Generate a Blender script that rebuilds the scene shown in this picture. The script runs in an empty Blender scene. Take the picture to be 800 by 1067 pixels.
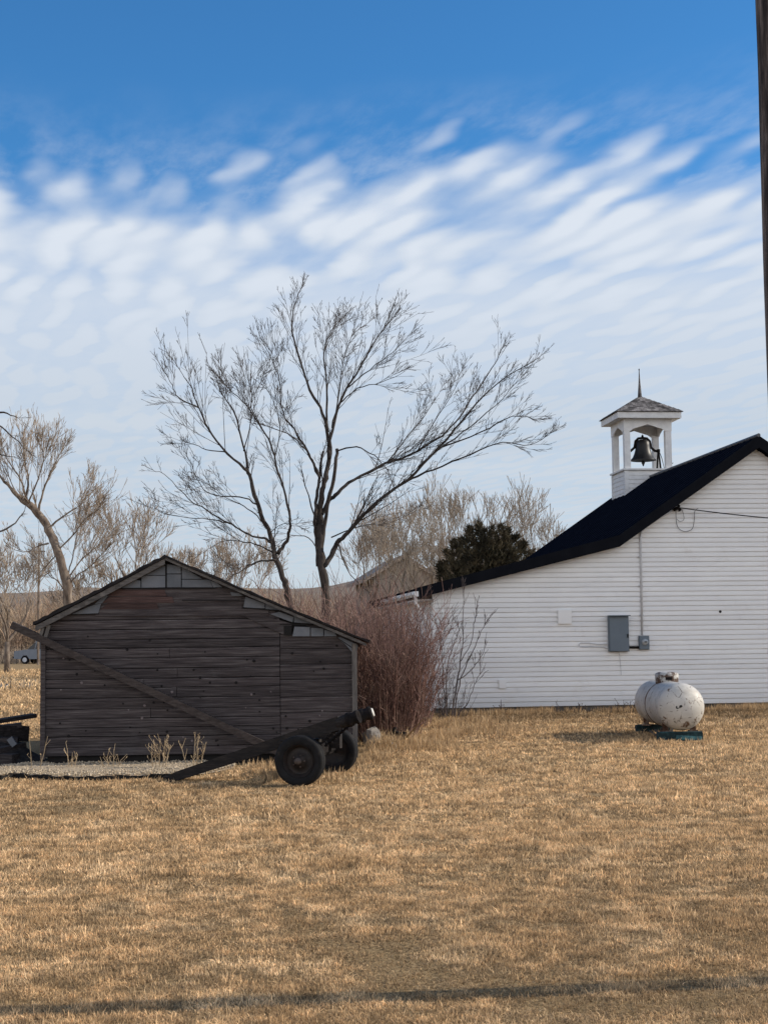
import bpy, math, random
import numpy as np
from mathutils import Vector, Matrix, noise as mnoise

# ------------------------------------------------------------------ basics
scene = bpy.context.scene
col = scene.collection
rnd = random.Random(7)
PI = math.pi
R = math.radians

# camera: eye 1.8 m above flat ground, looking along +Y, pitched up, slight roll
FPX, EYE = 1550.0, 1.8
PITCH = math.atan((668 - 533.5) / FPX)
ROLL = 0.013
CF = Vector((0, math.cos(PITCH), math.sin(PITCH)))
CU0 = Vector((0, -math.sin(PITCH), math.cos(PITCH)))
CR0 = Vector((1, 0, 0))
CR = CR0 * math.cos(ROLL) - CU0 * math.sin(ROLL)
CU = CR0 * math.sin(ROLL) + CU0 * math.cos(ROLL)
EYEP = Vector((0, 0, EYE))


def ray(px, py):
    return CF + CR * ((px - 400) / FPX) + CU * ((533.5 - py) / FPX)


def at(px, py, Y):
    r = ray(px, py)
    return EYEP + r * (Y / r.y)


def on_ground(px, py, z=0.0):
    r = ray(px, py)
    return EYEP + r * ((z - EYE) / r.z)


cam_d = bpy.data.cameras.new('camera')
cam = bpy.data.objects.new('camera', cam_d)
col.objects.link(cam)
cam.matrix_world = Matrix(((CR.x, CU.x, -CF.x, 0), (CR.y, CU.y, -CF.y, 0), (CR.z, CU.z, -CF.z, EYE), (0, 0, 0, 1)))
cam_d.sensor_fit = 'VERTICAL'
cam_d.sensor_height = 36
cam_d.lens = 36 * FPX / 1067
cam_d.clip_start = 0.1
cam_d.clip_end = 5000
scene.camera = cam

# ------------------------------------------------------------------ mesh builder
class MB:
    def __init__(s):
        s.v = []; s.f = []; s.t = []; s.m = []
        s.tint = 1.0; s.mat = 0

    def add(s, verts, faces, tint=None):
        b = len(s.v)
        t = s.tint if tint is None else tint
        s.v.extend([tuple(p) for p in verts])
        s.t.extend([t] * len(verts))
        for f in faces:
            s.f.append([b + i for i in f]); s.m.append(s.mat)

    def box(s, c, size, rot=None, tint=None, taper=1.0):
        hx, hy, hz = size[0] / 2, size[1] / 2, size[2] / 2
        vs = [Vector((x * hx * (taper if z > 0 else 1), y * hy * (taper if z > 0 else 1), z * hz)) for z in (-1, 1) for y in (-1, 1) for x in (-1, 1)]
        if rot is not None: vs = [rot @ p for p in vs]
        c = Vector(c)
        s.add([p + c for p in vs], [(0, 2, 3, 1), (4, 5, 7, 6), (0, 1, 5, 4), (2, 6, 7, 3), (0, 4, 6, 2), (1, 3, 7, 5)], tint)

    def beam(s, a, b, w, h, tint=None, up=(0, 0, 1), w2=None, h2=None):
        a = Vector(a); b = Vector(b)
        d = (b - a).normalized(); up = Vector(up)
        x = d.cross(up).normalized(); z = x.cross(d).normalized()
        w2 = w if w2 is None else w2; h2 = h if h2 is None else h2
        vs = []
        for p, ww, hh in ((a, w, h), (b, w2, h2)):
            for sx, sz in ((-1, -1), (1, -1), (1, 1), (-1, 1)):
                vs.append(p + x * sx * ww / 2 + z * sz * hh / 2)
        s.add(vs, [(0, 1, 2, 3), (7, 6, 5, 4), (0, 4, 5, 1), (1, 5, 6, 2), (2, 6, 7, 3), (3, 7, 4, 0)], tint)

    def tube(s, pts, rad, n=5, cap=True, tint=None):
        pts = [Vector(p) for p in pts]
        k = len(pts)
        if not hasattr(rad, '__len__'): rad = [rad] * k
        b = len(s.v); t = s.tint if tint is None else tint
        d0 = (pts[1] - pts[0]).normalized()
        u = d0.orthogonal().normalized()
        for i in range(k):
            d = (pts[min(i + 1, k - 1)] - pts[max(i - 1, 0)])
            if d.length < 1e-9: d = d0
            d = d.normalized()
            u = (u - d * u.dot(d))
            if u.length < 1e-6: u = d.orthogonal()
            u.normalize(); w = d.cross(u)
            p = pts[i]; r = rad[i]
            for j in range(n):
                a = 2 * PI * j / n
                s.v.append(tuple(p + (u * math.cos(a) + w * math.sin(a)) * r)); s.t.append(t)
        for i in range(k - 1):
            for j in range(n):
                a = b + i * n + j; c = b + i * n + (j + 1) % n
                s.f.append([a, c, c + n, a + n]); s.m.append(s.mat)
        if cap:
            s.f.append([b + j for j in range(n)][::-1]); s.m.append(s.mat)
            s.f.append([b + (k - 1) * n + j for j in range(n)]); s.m.append(s.mat)

    def lathe(s, prof, o, axis, n=32, tint=None):
        o = Vector(o); ax = Vector(axis).normalized(); u = ax.orthogonal().normalized(); w = ax.cross(u)
        b = len(s.v); t = s.tint if tint is None else tint
        for (r, h) in prof:
            for j in range(n):
                a = 2 * PI * j / n
                s.v.append(tuple(o + ax * h + (u * math.cos(a) + w * math.sin(a)) * max(r, 1e-4))); s.t.append(t)
        for i in range(len(prof) - 1):
            for j in range(n):
                a = b + i * n + j; c = b + i * n + (j + 1) % n
                s.f.append([a, c, c + n, a + n]); s.m.append(s.mat)

    def prism(s, poly, y0, y1, tint=None):
        """polygon in (x,z) extruded along y"""
        n = len(poly)
        vs = [(p[0], y0, p[1]) for p in poly] + [(p[0], y1, p[1]) for p in poly]
        fs = [list(range(n)), list(range(2 * n - 1, n - 1, -1))] + [(i, i + n, (i + 1) % n + n, (i + 1) % n) for i in range(n)]
        s.add(vs, fs, tint)

    def build(s, name, mats, parent=None, smooth=False, loc=None):
        me = bpy.data.meshes.new(name)
        me.from_pydata(s.v, [], s.f)
        if not isinstance(mats, (list, tuple)): mats = [mats]
        for m in mats: me.materials.append(m)
        if len(mats) > 1: me.polygons.foreach_set('material_index', s.m)
        a = me.attributes.new('tint', 'FLOAT', 'POINT')
        a.data.foreach_set('value', np.array(s.t, dtype=np.float32))
        if smooth: me.polygons.foreach_set('use_smooth', [True] * len(me.polygons))
        me.update()
        o = bpy.data.objects.new(name, me)
        col.objects.link(o)
        if parent: o.parent = parent
        if loc is not None: o.location = loc
        return o


def recenter(o):
    """put a one-mesh thing's origin at its base centre"""
    me = o.data
    n = len(me.vertices)
    a = np.zeros(n * 3, np.float32); me.vertices.foreach_get('co', a); a = a.reshape(-1, 3)
    c = Vector(((a[:, 0].min() + a[:, 0].max()) / 2, (a[:, 1].min() + a[:, 1].max()) / 2, a[:, 2].min()))
    me.transform(Matrix.Translation(-c)); o.location = o.location + c
    return o


def tag(o, label=None, cat=None, group=None, kind=None):
    if label: o['label'] = label
    if cat: o['category'] = cat
    if group: o['group'] = group
    if kind: o['kind'] = kind
    return o


def thing(name, label, cat, loc=(0, 0, 0), rotz=0, group=None):
    o = bpy.data.objects.new(name, None)
    o.empty_display_size = 0.3
    col.objects.link(o)
    o.location = loc; o.rotation_euler = (0, 0, rotz)
    return tag(o, label, cat, group)


def dup(o, loc, rotz=0, label=None, scale=1.0, parent=None):
    c = o.copy(); col.objects.link(c)
    c.parent = parent
    if parent is None:
        c.location = loc; c.rotation_euler = (0, 0, rotz); c.scale = (scale,) * 3
        if label: c['label'] = label
    for ch in list(o.children): dup(ch, None, 0, None, 1, c)
    return c

# ------------------------------------------------------------------ materials
def nodes(name):
    m = bpy.data.materials.new(name); m.use_nodes = True
    nt = m.node_tree; nt.nodes.clear()
    out = nt.nodes.new('ShaderNodeOutputMaterial')
    return m, nt, out


def L(nt, a, b): nt.links.new(a, b)


def mat(name, stops, scale=6.0, stretch=(1, 1, 1), rough=0.8, bump=0.2, bscale=None, detail=6.0, metallic=0.0, spec=0.3,
        coords='Object', lo=0.3, hi=0.7, dirt=None, transl=0.0):
    """noise-driven principled: stops = list of linear colours across the noise range, multiplied by the tint attribute"""
    m, nt, out = nodes(name)
    N = nt.nodes
    bs = N.new('ShaderNodeBsdfPrincipled')
    tc = N.new('ShaderNodeTexCoord')
    mp = N.new('ShaderNodeMapping'); mp.inputs['Scale'].default_value = stretch
    L(nt, tc.outputs[coords], mp.inputs['Vector'])
    no = N.new('ShaderNodeTexNoise'); no.inputs['Scale'].default_value = scale; no.inputs['Detail'].default_value = detail
    no.inputs['Roughness'].default_value = 0.62
    L(nt, mp.outputs[0], no.inputs['Vector'])
    cr = N.new('ShaderNodeValToRGB')
    e = cr.color_ramp.elements
    n = len(stops)
    while len(e) < n: e.new(0.5)
    for i, c in enumerate(stops):
        e[i].position = lo + (hi - lo) * (i / max(1, n - 1)); e[i].color = (*c, 1)
    L(nt, no.outputs['Fac'], cr.inputs['Fac'])
    at_ = N.new('ShaderNodeAttribute'); at_.attribute_name = 'tint'
    mx = N.new('ShaderNodeMix'); mx.data_type = 'RGBA'; mx.blend_type = 'MULTIPLY'; mx.inputs[0].default_value = 1
    L(nt, cr.outputs['Color'], mx.inputs[6]); L(nt, at_.outputs['Fac'], mx.inputs[7])
    colour = mx.outputs[2]
    if dirt:
        dcol, dscale, dlo, dhi = dirt
        n2 = N.new('ShaderNodeTexNoise'); n2.inputs['Scale'].default_value = dscale; n2.inputs['Detail'].default_value = 8; n2.inputs['Roughness'].default_value = 0.7
        L(nt, tc.outputs[coords], n2.inputs['Vector'])
        mr = N.new('ShaderNodeMapRange'); mr.inputs[1].default_value = dlo; mr.inputs[2].default_value = dhi
        L(nt, n2.outputs['Fac'], mr.inputs[0])
        m2 = N.new('ShaderNodeMix'); m2.data_type = 'RGBA'
        L(nt, mr.outputs[0], m2.inputs[0]); L(nt, colour, m2.inputs[6]); m2.inputs[7].default_value = (*dcol, 1)
        colour = m2.outputs[2]
    L(nt, colour, bs.inputs['Base Color'])
    bs.inputs['Roughness'].default_value = rough; bs.inputs['Metallic'].default_value = metallic
    bs.inputs['Specular IOR Level'].default_value = spec
    if bump:
        nb = N.new('ShaderNodeTexNoise'); nb.inputs['Scale'].default_value = bscale or scale * 3; nb.inputs['Detail'].default_value = 8
        L(nt, mp.outputs[0], nb.inputs['Vector'])
        bp = N.new('ShaderNodeBump'); bp.inputs['Strength'].default_value = bump; bp.inputs['Distance'].default_value = 0.02
        L(nt, nb.outputs['Fac'], bp.inputs['Height']); L(nt, bp.outputs[0], bs.inputs['Normal'])
    if transl:
        tr = N.new('ShaderNodeBsdfTranslucent'); L(nt, colour, tr.inputs['Color'])
        ms = N.new('ShaderNodeMixShader'); ms.inputs[0].default_value = transl
        L(nt, bs.outputs[0], ms.inputs[1]); L(nt, tr.outputs[0], ms.inputs[2]); L(nt, ms.outputs[0], out.inputs[0])
    else:
        L(nt, bs.outputs[0], out.inputs[0])
    return m


M = {}
M['wood'] = mat('weathered_board', [(.026, .021, .022), (.056, .046, .046), (.12, .105, .102)], 3.0, (0.6, 6, 14), .9, .6, 6, dirt=((.09, .085, .085), 1.3, .58, .85))
M['red_wood'] = mat('reddish_board', [(.034, .023, .022), (.062, .036, .032), (.09, .060, .054)], 5.0, (0.6, 6, 12), .9, .5, 6)
M['slate'] = mat('grey_shingle_panel', [(.105, .115, .13), (.16, .168, .185)], 4, (1, 1, 1), .85, .2)
M['grey_wood'] = mat('grey_trim_board', [(.055, .048, .044), (.11, .10, .092), (.17, .155, .14)], 3.0, (8, 8, 1.2), .9, .5, 8)
M['rake'] = mat('rake_board', [(.05, .045, .042), (.095, .086, .08), (.15, .137, .125)], 4.0, (1.2, 8, 6), .9, .5, 8)
M['shed_roof'] = mat('old_shingle', [(.010, .009, .010), (.024, .021, .021)], 8, (1, 1, 1), .95, .6)
M['dark_void'] = mat('dark_gap', [(.006, .005, .005), (.01, .009, .009)], 6, bump=0)
M['siding'] = mat('white_vinyl', [(.70, .70, .70), (.76, .76, .75)], 1.2, (1, 1, 3), .45, .05, 20, dirt=((.56, .53, .49), .9, .6, .9))
M['trim'] = mat('white_trim', [(.70, .70, .69), (.78, .78, .77)], 2, rough=.5, bump=.03)
M['belfry_paint'] = mat('weathered_white_paint', [(.58, .58, .58), (.74, .74, .73)], 5, rough=.6, bump=.15, dirt=((.3, .28, .26), 5, .62, .8))
M['roof'] = mat('dark_metal_roof', [(.0030, .0042, .0080), (.0052, .0068, .0120)], 3, rough=.9, bump=.05, bscale=12, spec=.0)
M['fascia'] = mat('dark_fascia', [(.006, .0065, .009), (.009, .010, .013)], 3, rough=.7, bump=.03, spec=.02)
M['belfry_shingle'] = mat('worn_wood_shingle', [(.035, .032, .033), (.10, .092, .09), (.2, .19, .185)], 9, (1, 1, 1), .9, .6, lo=.35, hi=.65)
M['steel_grey'] = mat('grey_enamel', [(.105, .135, .165), (.125, .155, .185)], 3, rough=.5, bump=.03)
M['conduit'] = mat('grey_conduit', [(.45, .46, .48), (.55, .56, .58)], 8, rough=.5, bump=.02)
M['dark_metal'] = mat('dark_iron', [(.005, .0045, .0045), (.012, .010, .010), (.024, .019, .017)], 12, rough=.85, bump=.3, spec=.12)
M['bell'] = mat('cast_iron_bell', [(.008, .008, .009), (.018, .018, .02)], 10, rough=.45, bump=.05, spec=.3)
M['glass'] = mat('meter_glass', [(.25, .28, .3), (.4, .43, .45)], 10, rough=.15, bump=0, spec=.6)
M['tank'] = mat('worn_white_tank', [(.50, .49, .46), (.64, .63, .60)], 3, rough=.55, bump=.12, bscale=14, dirt=((.17, .11, .07), 4.2, .60, .70))
M['dome_paint'] = mat('rusted_white_dome', [(.36, .35, .33), (.5, .49, .46)], 5, rough=.6, bump=.3, dirt=((.075, .045, .032), 7, .48, .56))
M['tank_rust'] = mat('rusty_steel', [(.05, .026, .016), (.12, .065, .04), (.35, .33, .30)], 7, rough=.85, bump=.4, lo=.35, hi=.65)
M['teal'] = mat('worn_teal_timber', [(.004, .010, .012), (.010, .026, .030), (.03, .075, .08)], 7, (1, 1, 1), .85, .3)
M['tyre'] = mat('black_rubber', [(.008, .008, .0085), (.017, .0165, .017)], 9, rough=.85, bump=.3, bscale=40, spec=.15, dirt=((.07, .055, .04), 5, .58, .85))
M['rim'] = mat('dark_painted_rim', [(.010, .009, .009), (.03, .022, .018)], 10, rough=.6, bump=.15)
M['black_beam'] = mat('tarred_timber', [(.007, .006, .006), (.016, .013, .012), (.03, .024, .021)], 5, (1, 4, 4), .85, .5)
M['white_end'] = mat('pale_end', [(.6, .58, .52), (.75, .73, .68)], 12, rough=.7, bump=.1)
M['pole'] = mat('tarred_pole', [(.018, .014, .014), (.06, .048, .044), (.16, .13, .115)], 5.0, (5, 5, .5), .9, 1.0, 8, lo=.40, hi=.62)
M['bark_dark'] = mat('dark_bark', [(.020, .016, .014), (.045, .036, .031), (.075, .062, .054)], 9, (1, 1, .3), .95, .6)
M['twig_dark'] = mat('dark_twig', [(.038, .030, .026), (.075, .059, .050)], 5, rough=.9, bump=0)
M['bark_tan'] = mat('tan_bark', [(.05, .038, .030), (.15, .115, .09), (.27, .225, .18)], 5, (1, 1, .45), .95, .6)
M['twig_tan'] = mat('tan_twig', [(.20, .155, .12), (.34, .275, .21)], 2, rough=.9, bump=0)
M['twig_pale'] = mat('pale_twig', [(.20, .165, .13), (.34, .285, .225)], 2, rough=.9, bump=0)
M['twig_red'] = mat('red_twig', [(.090, .050, .041), (.17, .096, .076), (.28, .19, .145)], 2.2, rough=.7, bump=0)
M['twig_grey'] = mat('grey_twig', [(.05, .038, .036), (.10, .078, .07)], 2, rough=.8, bump=0)
M['thicket'] = mat('dry_thicket', [(.20, .145, .10), (.32, .24, .165), (.33, .20, .14)], .15, rough=.9, bump=0)
M['juniper'] = mat('juniper_leaf', [(.035, .034, .019), (.085, .070, .040), (.16, .122, .07)], 1.3, rough=.8, bump=0, transl=.15)
M['stalk'] = mat('dry_stalk', [(.30, .22, .13), (.48, .37, .24)], 6, rough=.85, bump=0)
M['grass'] = mat('dead_grass', [(.50, .33, .17), (.63, .43, .235), (.75, .555, .335)], 1.6, rough=.85, bump=0, coords='Object', transl=.25)
M['gravelm'] = mat('pale_gravel', [(.24, .18, .12), (.40, .32, .22), (.52, .43, .32)], 55, rough=.95, bump=.3, bscale=70, lo=.3, hi=.7)
M['stone'] = mat('pale_stone', [(.14, .125, .11), (.27, .245, .215)], 6, rough=.9, bump=.4)
M['fabric_m'] = mat('black_fabric', [(.004, .004, .004), (.01, .009, .008)], 10, rough=.9, bump=.2)
M['wire'] = mat('black_cable', [(.012, .012, .013), (.02, .02, .02)], 10, rough=.6, bump=0)
M['hill_m'] = mat('scrub_hill', [(.17, .125, .09), (.24, .185, .135), (.15, .115, .09)], .035, rough=.95, bump=0, coords='Object', detail=10)
M['road_m'] = mat('grey_road', [(.18, .165, .15), (.24, .22, .20)], 1.2, rough=.95, bump=.2)
M['stucco'] = mat('tan_wall', [(.235, .195, .16), (.28, .235, .195)], 2, rough=.9, bump=.05)
M['brown_roof'] = mat('brown_roof', [(.26, .21, .175), (.33, .27, .23)], 3, rough=.9, bump=.2)
M['car_paint'] = mat('silver_blue_paint', [(.13, .155, .19), (.16, .185, .225)], 3, rough=.35, bump=0, spec=.5)
M['car_glass'] = mat('dark_glass', [(.012, .015, .02), (.02, .024, .03)], 3, rough=.12, bump=0, spec=.6)
M['black_mark'] = mat('black_mark', [(.012, .011, .011), (.02, .02, .02)], 10, rough=.8, bump=0)
M['lamp_m'] = mat('headlamp', [(.6, .6, .58), (.75, .75, .72)], 10, rough=.2, bump=0)

# ------------------------------------------------------------------ sun + sky
SUN_EL, SUN_AZ = R(27), R(6.7)              # azimuth: degrees behind the +X axis
to_sun = Vector((math.cos(SUN_EL) * math.cos(SUN_AZ), math.cos(SUN_EL) * math.sin(SUN_AZ), math.sin(SUN_EL)))
sd = bpy.data.lights.new('sun', 'SUN'); sd.energy = 5.0; sd.angle = R(0.5); sd.color = (1.0, .90, .76)
so = bpy.data.objects.new('sun', sd); col.objects.link(so)
so.rotation_mode = 'QUATERNION'; so.rotation_quaternion = to_sun.to_track_quat('Z', 'Y'); so.location = (30, 10, 30)

world = bpy.data.worlds.new('World'); scene.world = world; world.use_nodes = True
wt = world.node_tree; wt.nodes.clear(); WN = wt.nodes
wout = WN.new('ShaderNodeOutputWorld'); bg = WN.new('ShaderNodeBackground')
SKY_STR = 0.1
bg.inputs['Strength'].default_value = SKY_STR
L(wt, bg.outputs[0], wout.inputs[0])
sky = WN.new('ShaderNodeTexSky'); sky.sky_type = 'NISHITA'; sky.sun_disc = False
sky.sun_elevation = SUN_EL; sky.sun_rotation = R(90) - SUN_AZ
sky.altitude = 1300; sky.air_density = 1.0; sky.dust_density = 0.6; sky.ozone_density = 2.0


def wm(op, a, b=None, c=None, clamp=False):
    n = WN.new('ShaderNodeMath'); n.operation = op; n.use_clamp = clamp
    for i, x in enumerate((a, b, c)):
        if x is None: continue
        if isinstance(x, (int, float)): n.inputs[i].default_value = x
        else: L(wt, x, n.inputs[i])
    return n.outputs[0]


def wss(x, a, b):
    n = WN.new('ShaderNodeMapRange'); n.interpolation_type = 'SMOOTHSTEP'
    n.inputs[1].default_value = a; n.inputs[2].default_value = b
    L(wt, x, n.inputs[0]); return n.outputs[0]


def wcomb(x, y, z=0.0):
    n = WN.new('ShaderNodeCombineXYZ')
    for i, q in enumerate((x, y, z)):
        if isinstance(q, (int, float)): n.inputs[i].default_value = q
        else: L(wt, q, n.inputs[i])
    return n.outputs[0]


def wnoise(vec, scale, detail=5, rough=.55, dist=0.0):
    n = WN.new('ShaderNodeTexNoise'); n.inputs['Scale'].default_value = scale; n.inputs['Detail'].default_value = detail
    n.inputs['Roughness'].default_value = rough; n.inputs['Distortion'].default_value = dist
    L(wt, vec, n.inputs['Vector']); return n.outputs['Fac']


def wmix(f, a, b, mode='MIX'):
    n = WN.new('ShaderNodeMix'); n.data_type = 'RGBA'; n.blend_type = mode
    for i, q in ((0, f), (6, a), (7, b)):
        if isinstance(q, (int, float)): n.inputs[i].default_value = q
        elif isinstance(q, tuple): n.inputs[i].default_value = (*q, 1)
        else: L(wt, q, n.inputs[i])
    return n.outputs[2]


wtc = WN.new('ShaderNodeTexCoord'); sep = WN.new('ShaderNodeSeparateXYZ'); L(wt, wtc.outputs['Generated'], sep.inputs[0])
zc = wm('MAXIMUM', sep.outputs[2], 0.012)
cu = wm('DIVIDE', sep.outputs[0], zc); cv = wm('DIVIDE', sep.outputs[1], zc)
# cloud sheet at unit height: (cu, cv); rows of ripples run almost along the view, tilted to the right
ca, sa = math.cos(R(19)), math.sin(R(19))
ra = wm('ADD', wm('MULTIPLY', cu, ca), wm('MULTIPLY', cv, sa))
rb = wm('SUBTRACT', wm('MULTIPLY', cv, ca), wm('MULTIPLY', cu, sa))
warp = wnoise(wcomb(cu, cv), 2.1, 3)
warp2 = wnoise(wcomb(cu, cv, 5.0), .9, 2)
rip_n = wnoise(wcomb(wm('ADD', wm('MULTIPLY', ra, 9.5), wm('MULTIPLY', warp, 2.0)), wm('MULTIPLY', rb, 2.3), 1.7), 1.0, 1.6, .45)
wv = wm('SINE', wm('ADD', wm('MULTIPLY', ra, 2 * PI / .105), wm('ADD', wm('MULTIPLY', warp, 6.0), wm('MULTIPLY', warp2, 9.0))))
vor = WN.new('ShaderNodeTexVoronoi'); vor.voronoi_dimensions = '2D'; vor.feature = 'SMOOTH_F1'; vor.inputs['Scale'].default_value = 1.0
vor.inputs['Smoothness'].default_value = .6; vor.inputs['Randomness'].default_value = .8
L(wt, wcomb(wm('ADD', wm('MULTIPLY', ra, 8.8), wm('MULTIPLY', warp, 1.6)), wm('ADD', wm('MULTIPLY', rb, 2.3), wm('MULTIPLY', warp2, 1.2))), vor.inputs['Vector'])
puff = wss(vor.outputs['Distance'], .66, .04)
wv01 = wm('ADD', wm('MULTIPLY', wv, .5), .5)
big = wnoise(wcomb(wm('MULTIPLY', cu, .9), wm('MULTIPLY', cv, .8), 3.1), 1.3, 4, .55)
fine = wnoise(wcomb(wm('MULTIPLY', ra, 3.0), wm('MULTIPLY', rb, 1.2), 9.0), 3.0, 6, .6)
# coverage grows with distance from the camera (towards the horizon)
crad = wm('SQRT', wm('ADD', wm('MULTIPLY', cu, cu), wm('MULTIPLY', cv, cv)))
vv = wm('SUBTRACT', wm('ADD', crad, wm('MULTIPLY', wm('SUBTRACT', big, .5), .75)), wm('MULTIPLY', cu, -.03))
cov = wss(vv, 2.60, 3.75)
patchy = wnoise(wcomb(wm('MULTIPLY', ra, 2.2), wm('MULTIPLY', rb, 2.6), 4.4), 1.0, 3, .5)
broken = wm('ADD', wm('MULTIPLY', wm('MULTIPLY', wv01, wss(patchy, .35, .65)), .16), wm('ADD', wm('ADD', wm('MULTIPLY', puff, .58), wm('MULTIPLY', wss(rip_n, .30, .66), .22)), wm('MULTIPLY', fine, .34)))
amt = wm('ADD', wm('MULTIPLY', cov, 1.12), wm('MULTIPLY', wm('SUBTRACT', broken, .62), .95))
dens = wss(amt, .12, 1.18)
dens = wm('MULTIPLY', dens, wss(cov, 0.0, .18))
far_full = wss(crad, 3.15, 4.35)
dens = wm('MAXIMUM', dens, wm('MULTIPLY', far_full, wm('ADD', .80, wm('MULTIPLY', fine, .22))))
veil = wm('MULTIPLY', wss(vv, 2.45, 3.3), wm('MULTIPLY', wss(fine, .35, .75), .42))
dens = wm('MAXIMUM', dens, veil)
dens = wm('MULTIPLY', dens, .97, None, True)
# cloud brightness: bright crests near the leading edge, greyer blue sheet low down
low = wss(crad, 3.4, 7.5)
streak = wnoise(wcomb(wm('MULTIPLY', cu, .35), wm('MULTIPLY', cv, 1.1), 2.0), 1.0, 5, .6)
ccol = wmix(low, (.67, .74, .84), (.58, .65, .735))
ccol = wmix(wm('MULTIPLY', wss(streak, .35, .7), wm('MULTIPLY', low, .55)), ccol, (.66, .715, .78))
crest = wm('MULTIPLY', wss(broken, .55, .95), wm('SUBTRACT', 1.0, wss(crad, 3.3, 5.4)))
ccol = wmix(wm('MULTIPLY', crest, .6), ccol, (.80, .85, .92))
horizon = wss(sep.outputs[2], .10, .01)
ccol = wmix(wm('MULTIPLY', horizon, .75), ccol, (.60, .65, .70))
cscaled = wmix(1.0, ccol, (1 / SKY_STR,) * 3, 'MULTIPLY')
skyc = wmix(1.0, sky.outputs[0], (.50, 1.18, 1.62), 'MULTIPLY')
skyall = wmix(dens, skyc, cscaled)
# unseen white cloud added behind the camera to brighten the shaded walls
fill_bank_n = wnoise(wcomb(wm('MULTIPLY', sep.outputs[0], 2.0), wm('MULTIPLY', sep.outputs[2], 3.0)), 1.6, 5, .6)
fill_bank = wm('MULTIPLY', wss(sep.outputs[1], .06, -.34), wm('ADD', .80, wm('MULTIPLY', fill_bank_n, .35)), None, True)
fill_bank = wm('MULTIPLY', fill_bank, wss(sep.outputs[2], .80, .40))
skyall = wmix(fill_bank, skyall, tuple(c / SKY_STR for c in (1.28, 1.31, 1.38)))
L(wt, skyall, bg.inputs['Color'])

scene.view_settings.view_transform = 'Standard'
scene.view_settings.look = 'None'
scene.view_settings.exposure = 0
scene.render.engine = 'CYCLES'

# ------------------------------------------------------------------ ground, road, hill
def vnoise(x, y, s, seed=0.0):
    """vectorised value noise"""
    x = np.asarray(x) * s + 1000.3 + seed * 17.1; y = np.asarray(y) * s + 1000.7 + seed * 31.7
    xi = np.floor(x).astype(np.int64); yi = np.floor(y).astype(np.int64)
    fx = x - xi; fy = y - yi
    fx = fx * fx * (3 - 2 * fx); fy = fy * fy * (3 - 2 * fy)

    def h(a, b):
        n = (a * 374761393 + b * 668265263 + int(seed * 977)) & 0xFFFFFFFF
        n = ((n ^ (n >> 13)) * 1274126177) & 0xFFFFFFFF
        return ((n ^ (n >> 16)) & 0xFFFF) / 65535.0
    return (h(xi, yi) * (1 - fx) + h(xi + 1, yi) * fx) * (1 - fy) + (h(xi, yi + 1) * (1 - fx) + h(xi + 1, yi + 1) * fx) * fy


def ground_mat():
    m, nt, out = nodes('grass_ground'); N = nt.nodes
    bs = N.new('ShaderNodeBsdfPrincipled'); bs.inputs['Roughness'].default_value = .95; bs.inputs['Specular IOR Level'].default_value = .1
    tc = N.new('ShaderNodeTexCoord')

    def nz(scale, detail, rough=.6, stretch=(1, 1, 1)):
        mp = N.new('ShaderNodeMapping'); mp.inputs['Scale'].default_value = stretch
        L(nt, tc.outputs['Object'], mp.inputs[0])
        n = N.new('ShaderNodeTexNoise'); n.inputs['Scale'].default_value = scale; n.inputs['Detail'].default_value = detail; n.inputs['Roughness'].default_value = rough
        L(nt, mp.outputs[0], n.inputs['Vector']); return n.outputs['Fac']
    def ramp(f, stops):
        c = N.new('ShaderNodeValToRGB'); e = c.color_ramp.elements
        while len(e) < len(stops): e.new(.5)
        for i, (p, q) in enumerate(stops): e[i].position = p; e[i].color = (*q, 1)
        L(nt, f, c.inputs[0]); return c.outputs[0]
    base = ramp(nz(.16, 8, .65), [(.30, (.27, .18, .09)), (.5, (.37, .26, .135)), (.7, (.46, .34, .20))])
    fine_ = ramp(nz(34, 9, .75), [(.34, (.18, .16, .14)), (.5, (.85, .82, .78)), (.66, (1.45, 1.42, 1.38))])
    mx = N.new('ShaderNodeMix'); mx.data_type = 'RGBA'; mx.blend_type = 'MULTIPLY'; mx.inputs[0].default_value = 1
    L(nt, base, mx.inputs[6]); L(nt, fine_, mx.inputs[7])
    pm = N.new('ShaderNodeMapRange'); pm.inputs[1].default_value = .60; pm.inputs[2].default_value = .78
    L(nt, nz(.55, 7, .7), pm.inputs[0])
    pm.inputs[4].default_value = .6
    mx2 = N.new('ShaderNodeMix'); mx2.data_type = 'RGBA'; L(nt, pm.outputs[0], mx2.inputs[0]); L(nt, mx.outputs[2], mx2.inputs[6]); mx2.inputs[7].default_value = (.085, .055, .034, 1)
    L(nt, mx2.outputs[2], bs.inputs['Base Color'])
    bp = N.new('ShaderNodeBump'); bp.inputs['Strength'].default_value = .9; bp.inputs['Distance'].default_value = .05
    L(nt, nz(16, 8, .7), bp.inputs['Height']); L(nt, bp.outputs[0], bs.inputs['Normal'])
    L(nt, bs.outputs[0], out.inputs[0]); return m


M['ground'] = ground_mat()
g = MB()
xs = [-1500, -600, -250, -100, -50, -25, -12, -6, 0, 6, 12, 25, 50, 100, 250, 600, 1500]
ys = [-200, -50, 0, 6, 12, 20, 30, 40, 60, 100, 200, 500, 900, 1600]
g.v = [(x, y, 0.0) for y in ys for x in xs]; g.t = [1.0] * len(g.v)
nx = len(xs)
g.f = [[j * nx + i, j * nx + i + 1, (j + 1) * nx + i + 1, (j + 1) * nx + i] for j in range(len(ys) - 1) for i in range(nx - 1)]
tag(g.build('ground', M['ground']), kind='structure')

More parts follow.
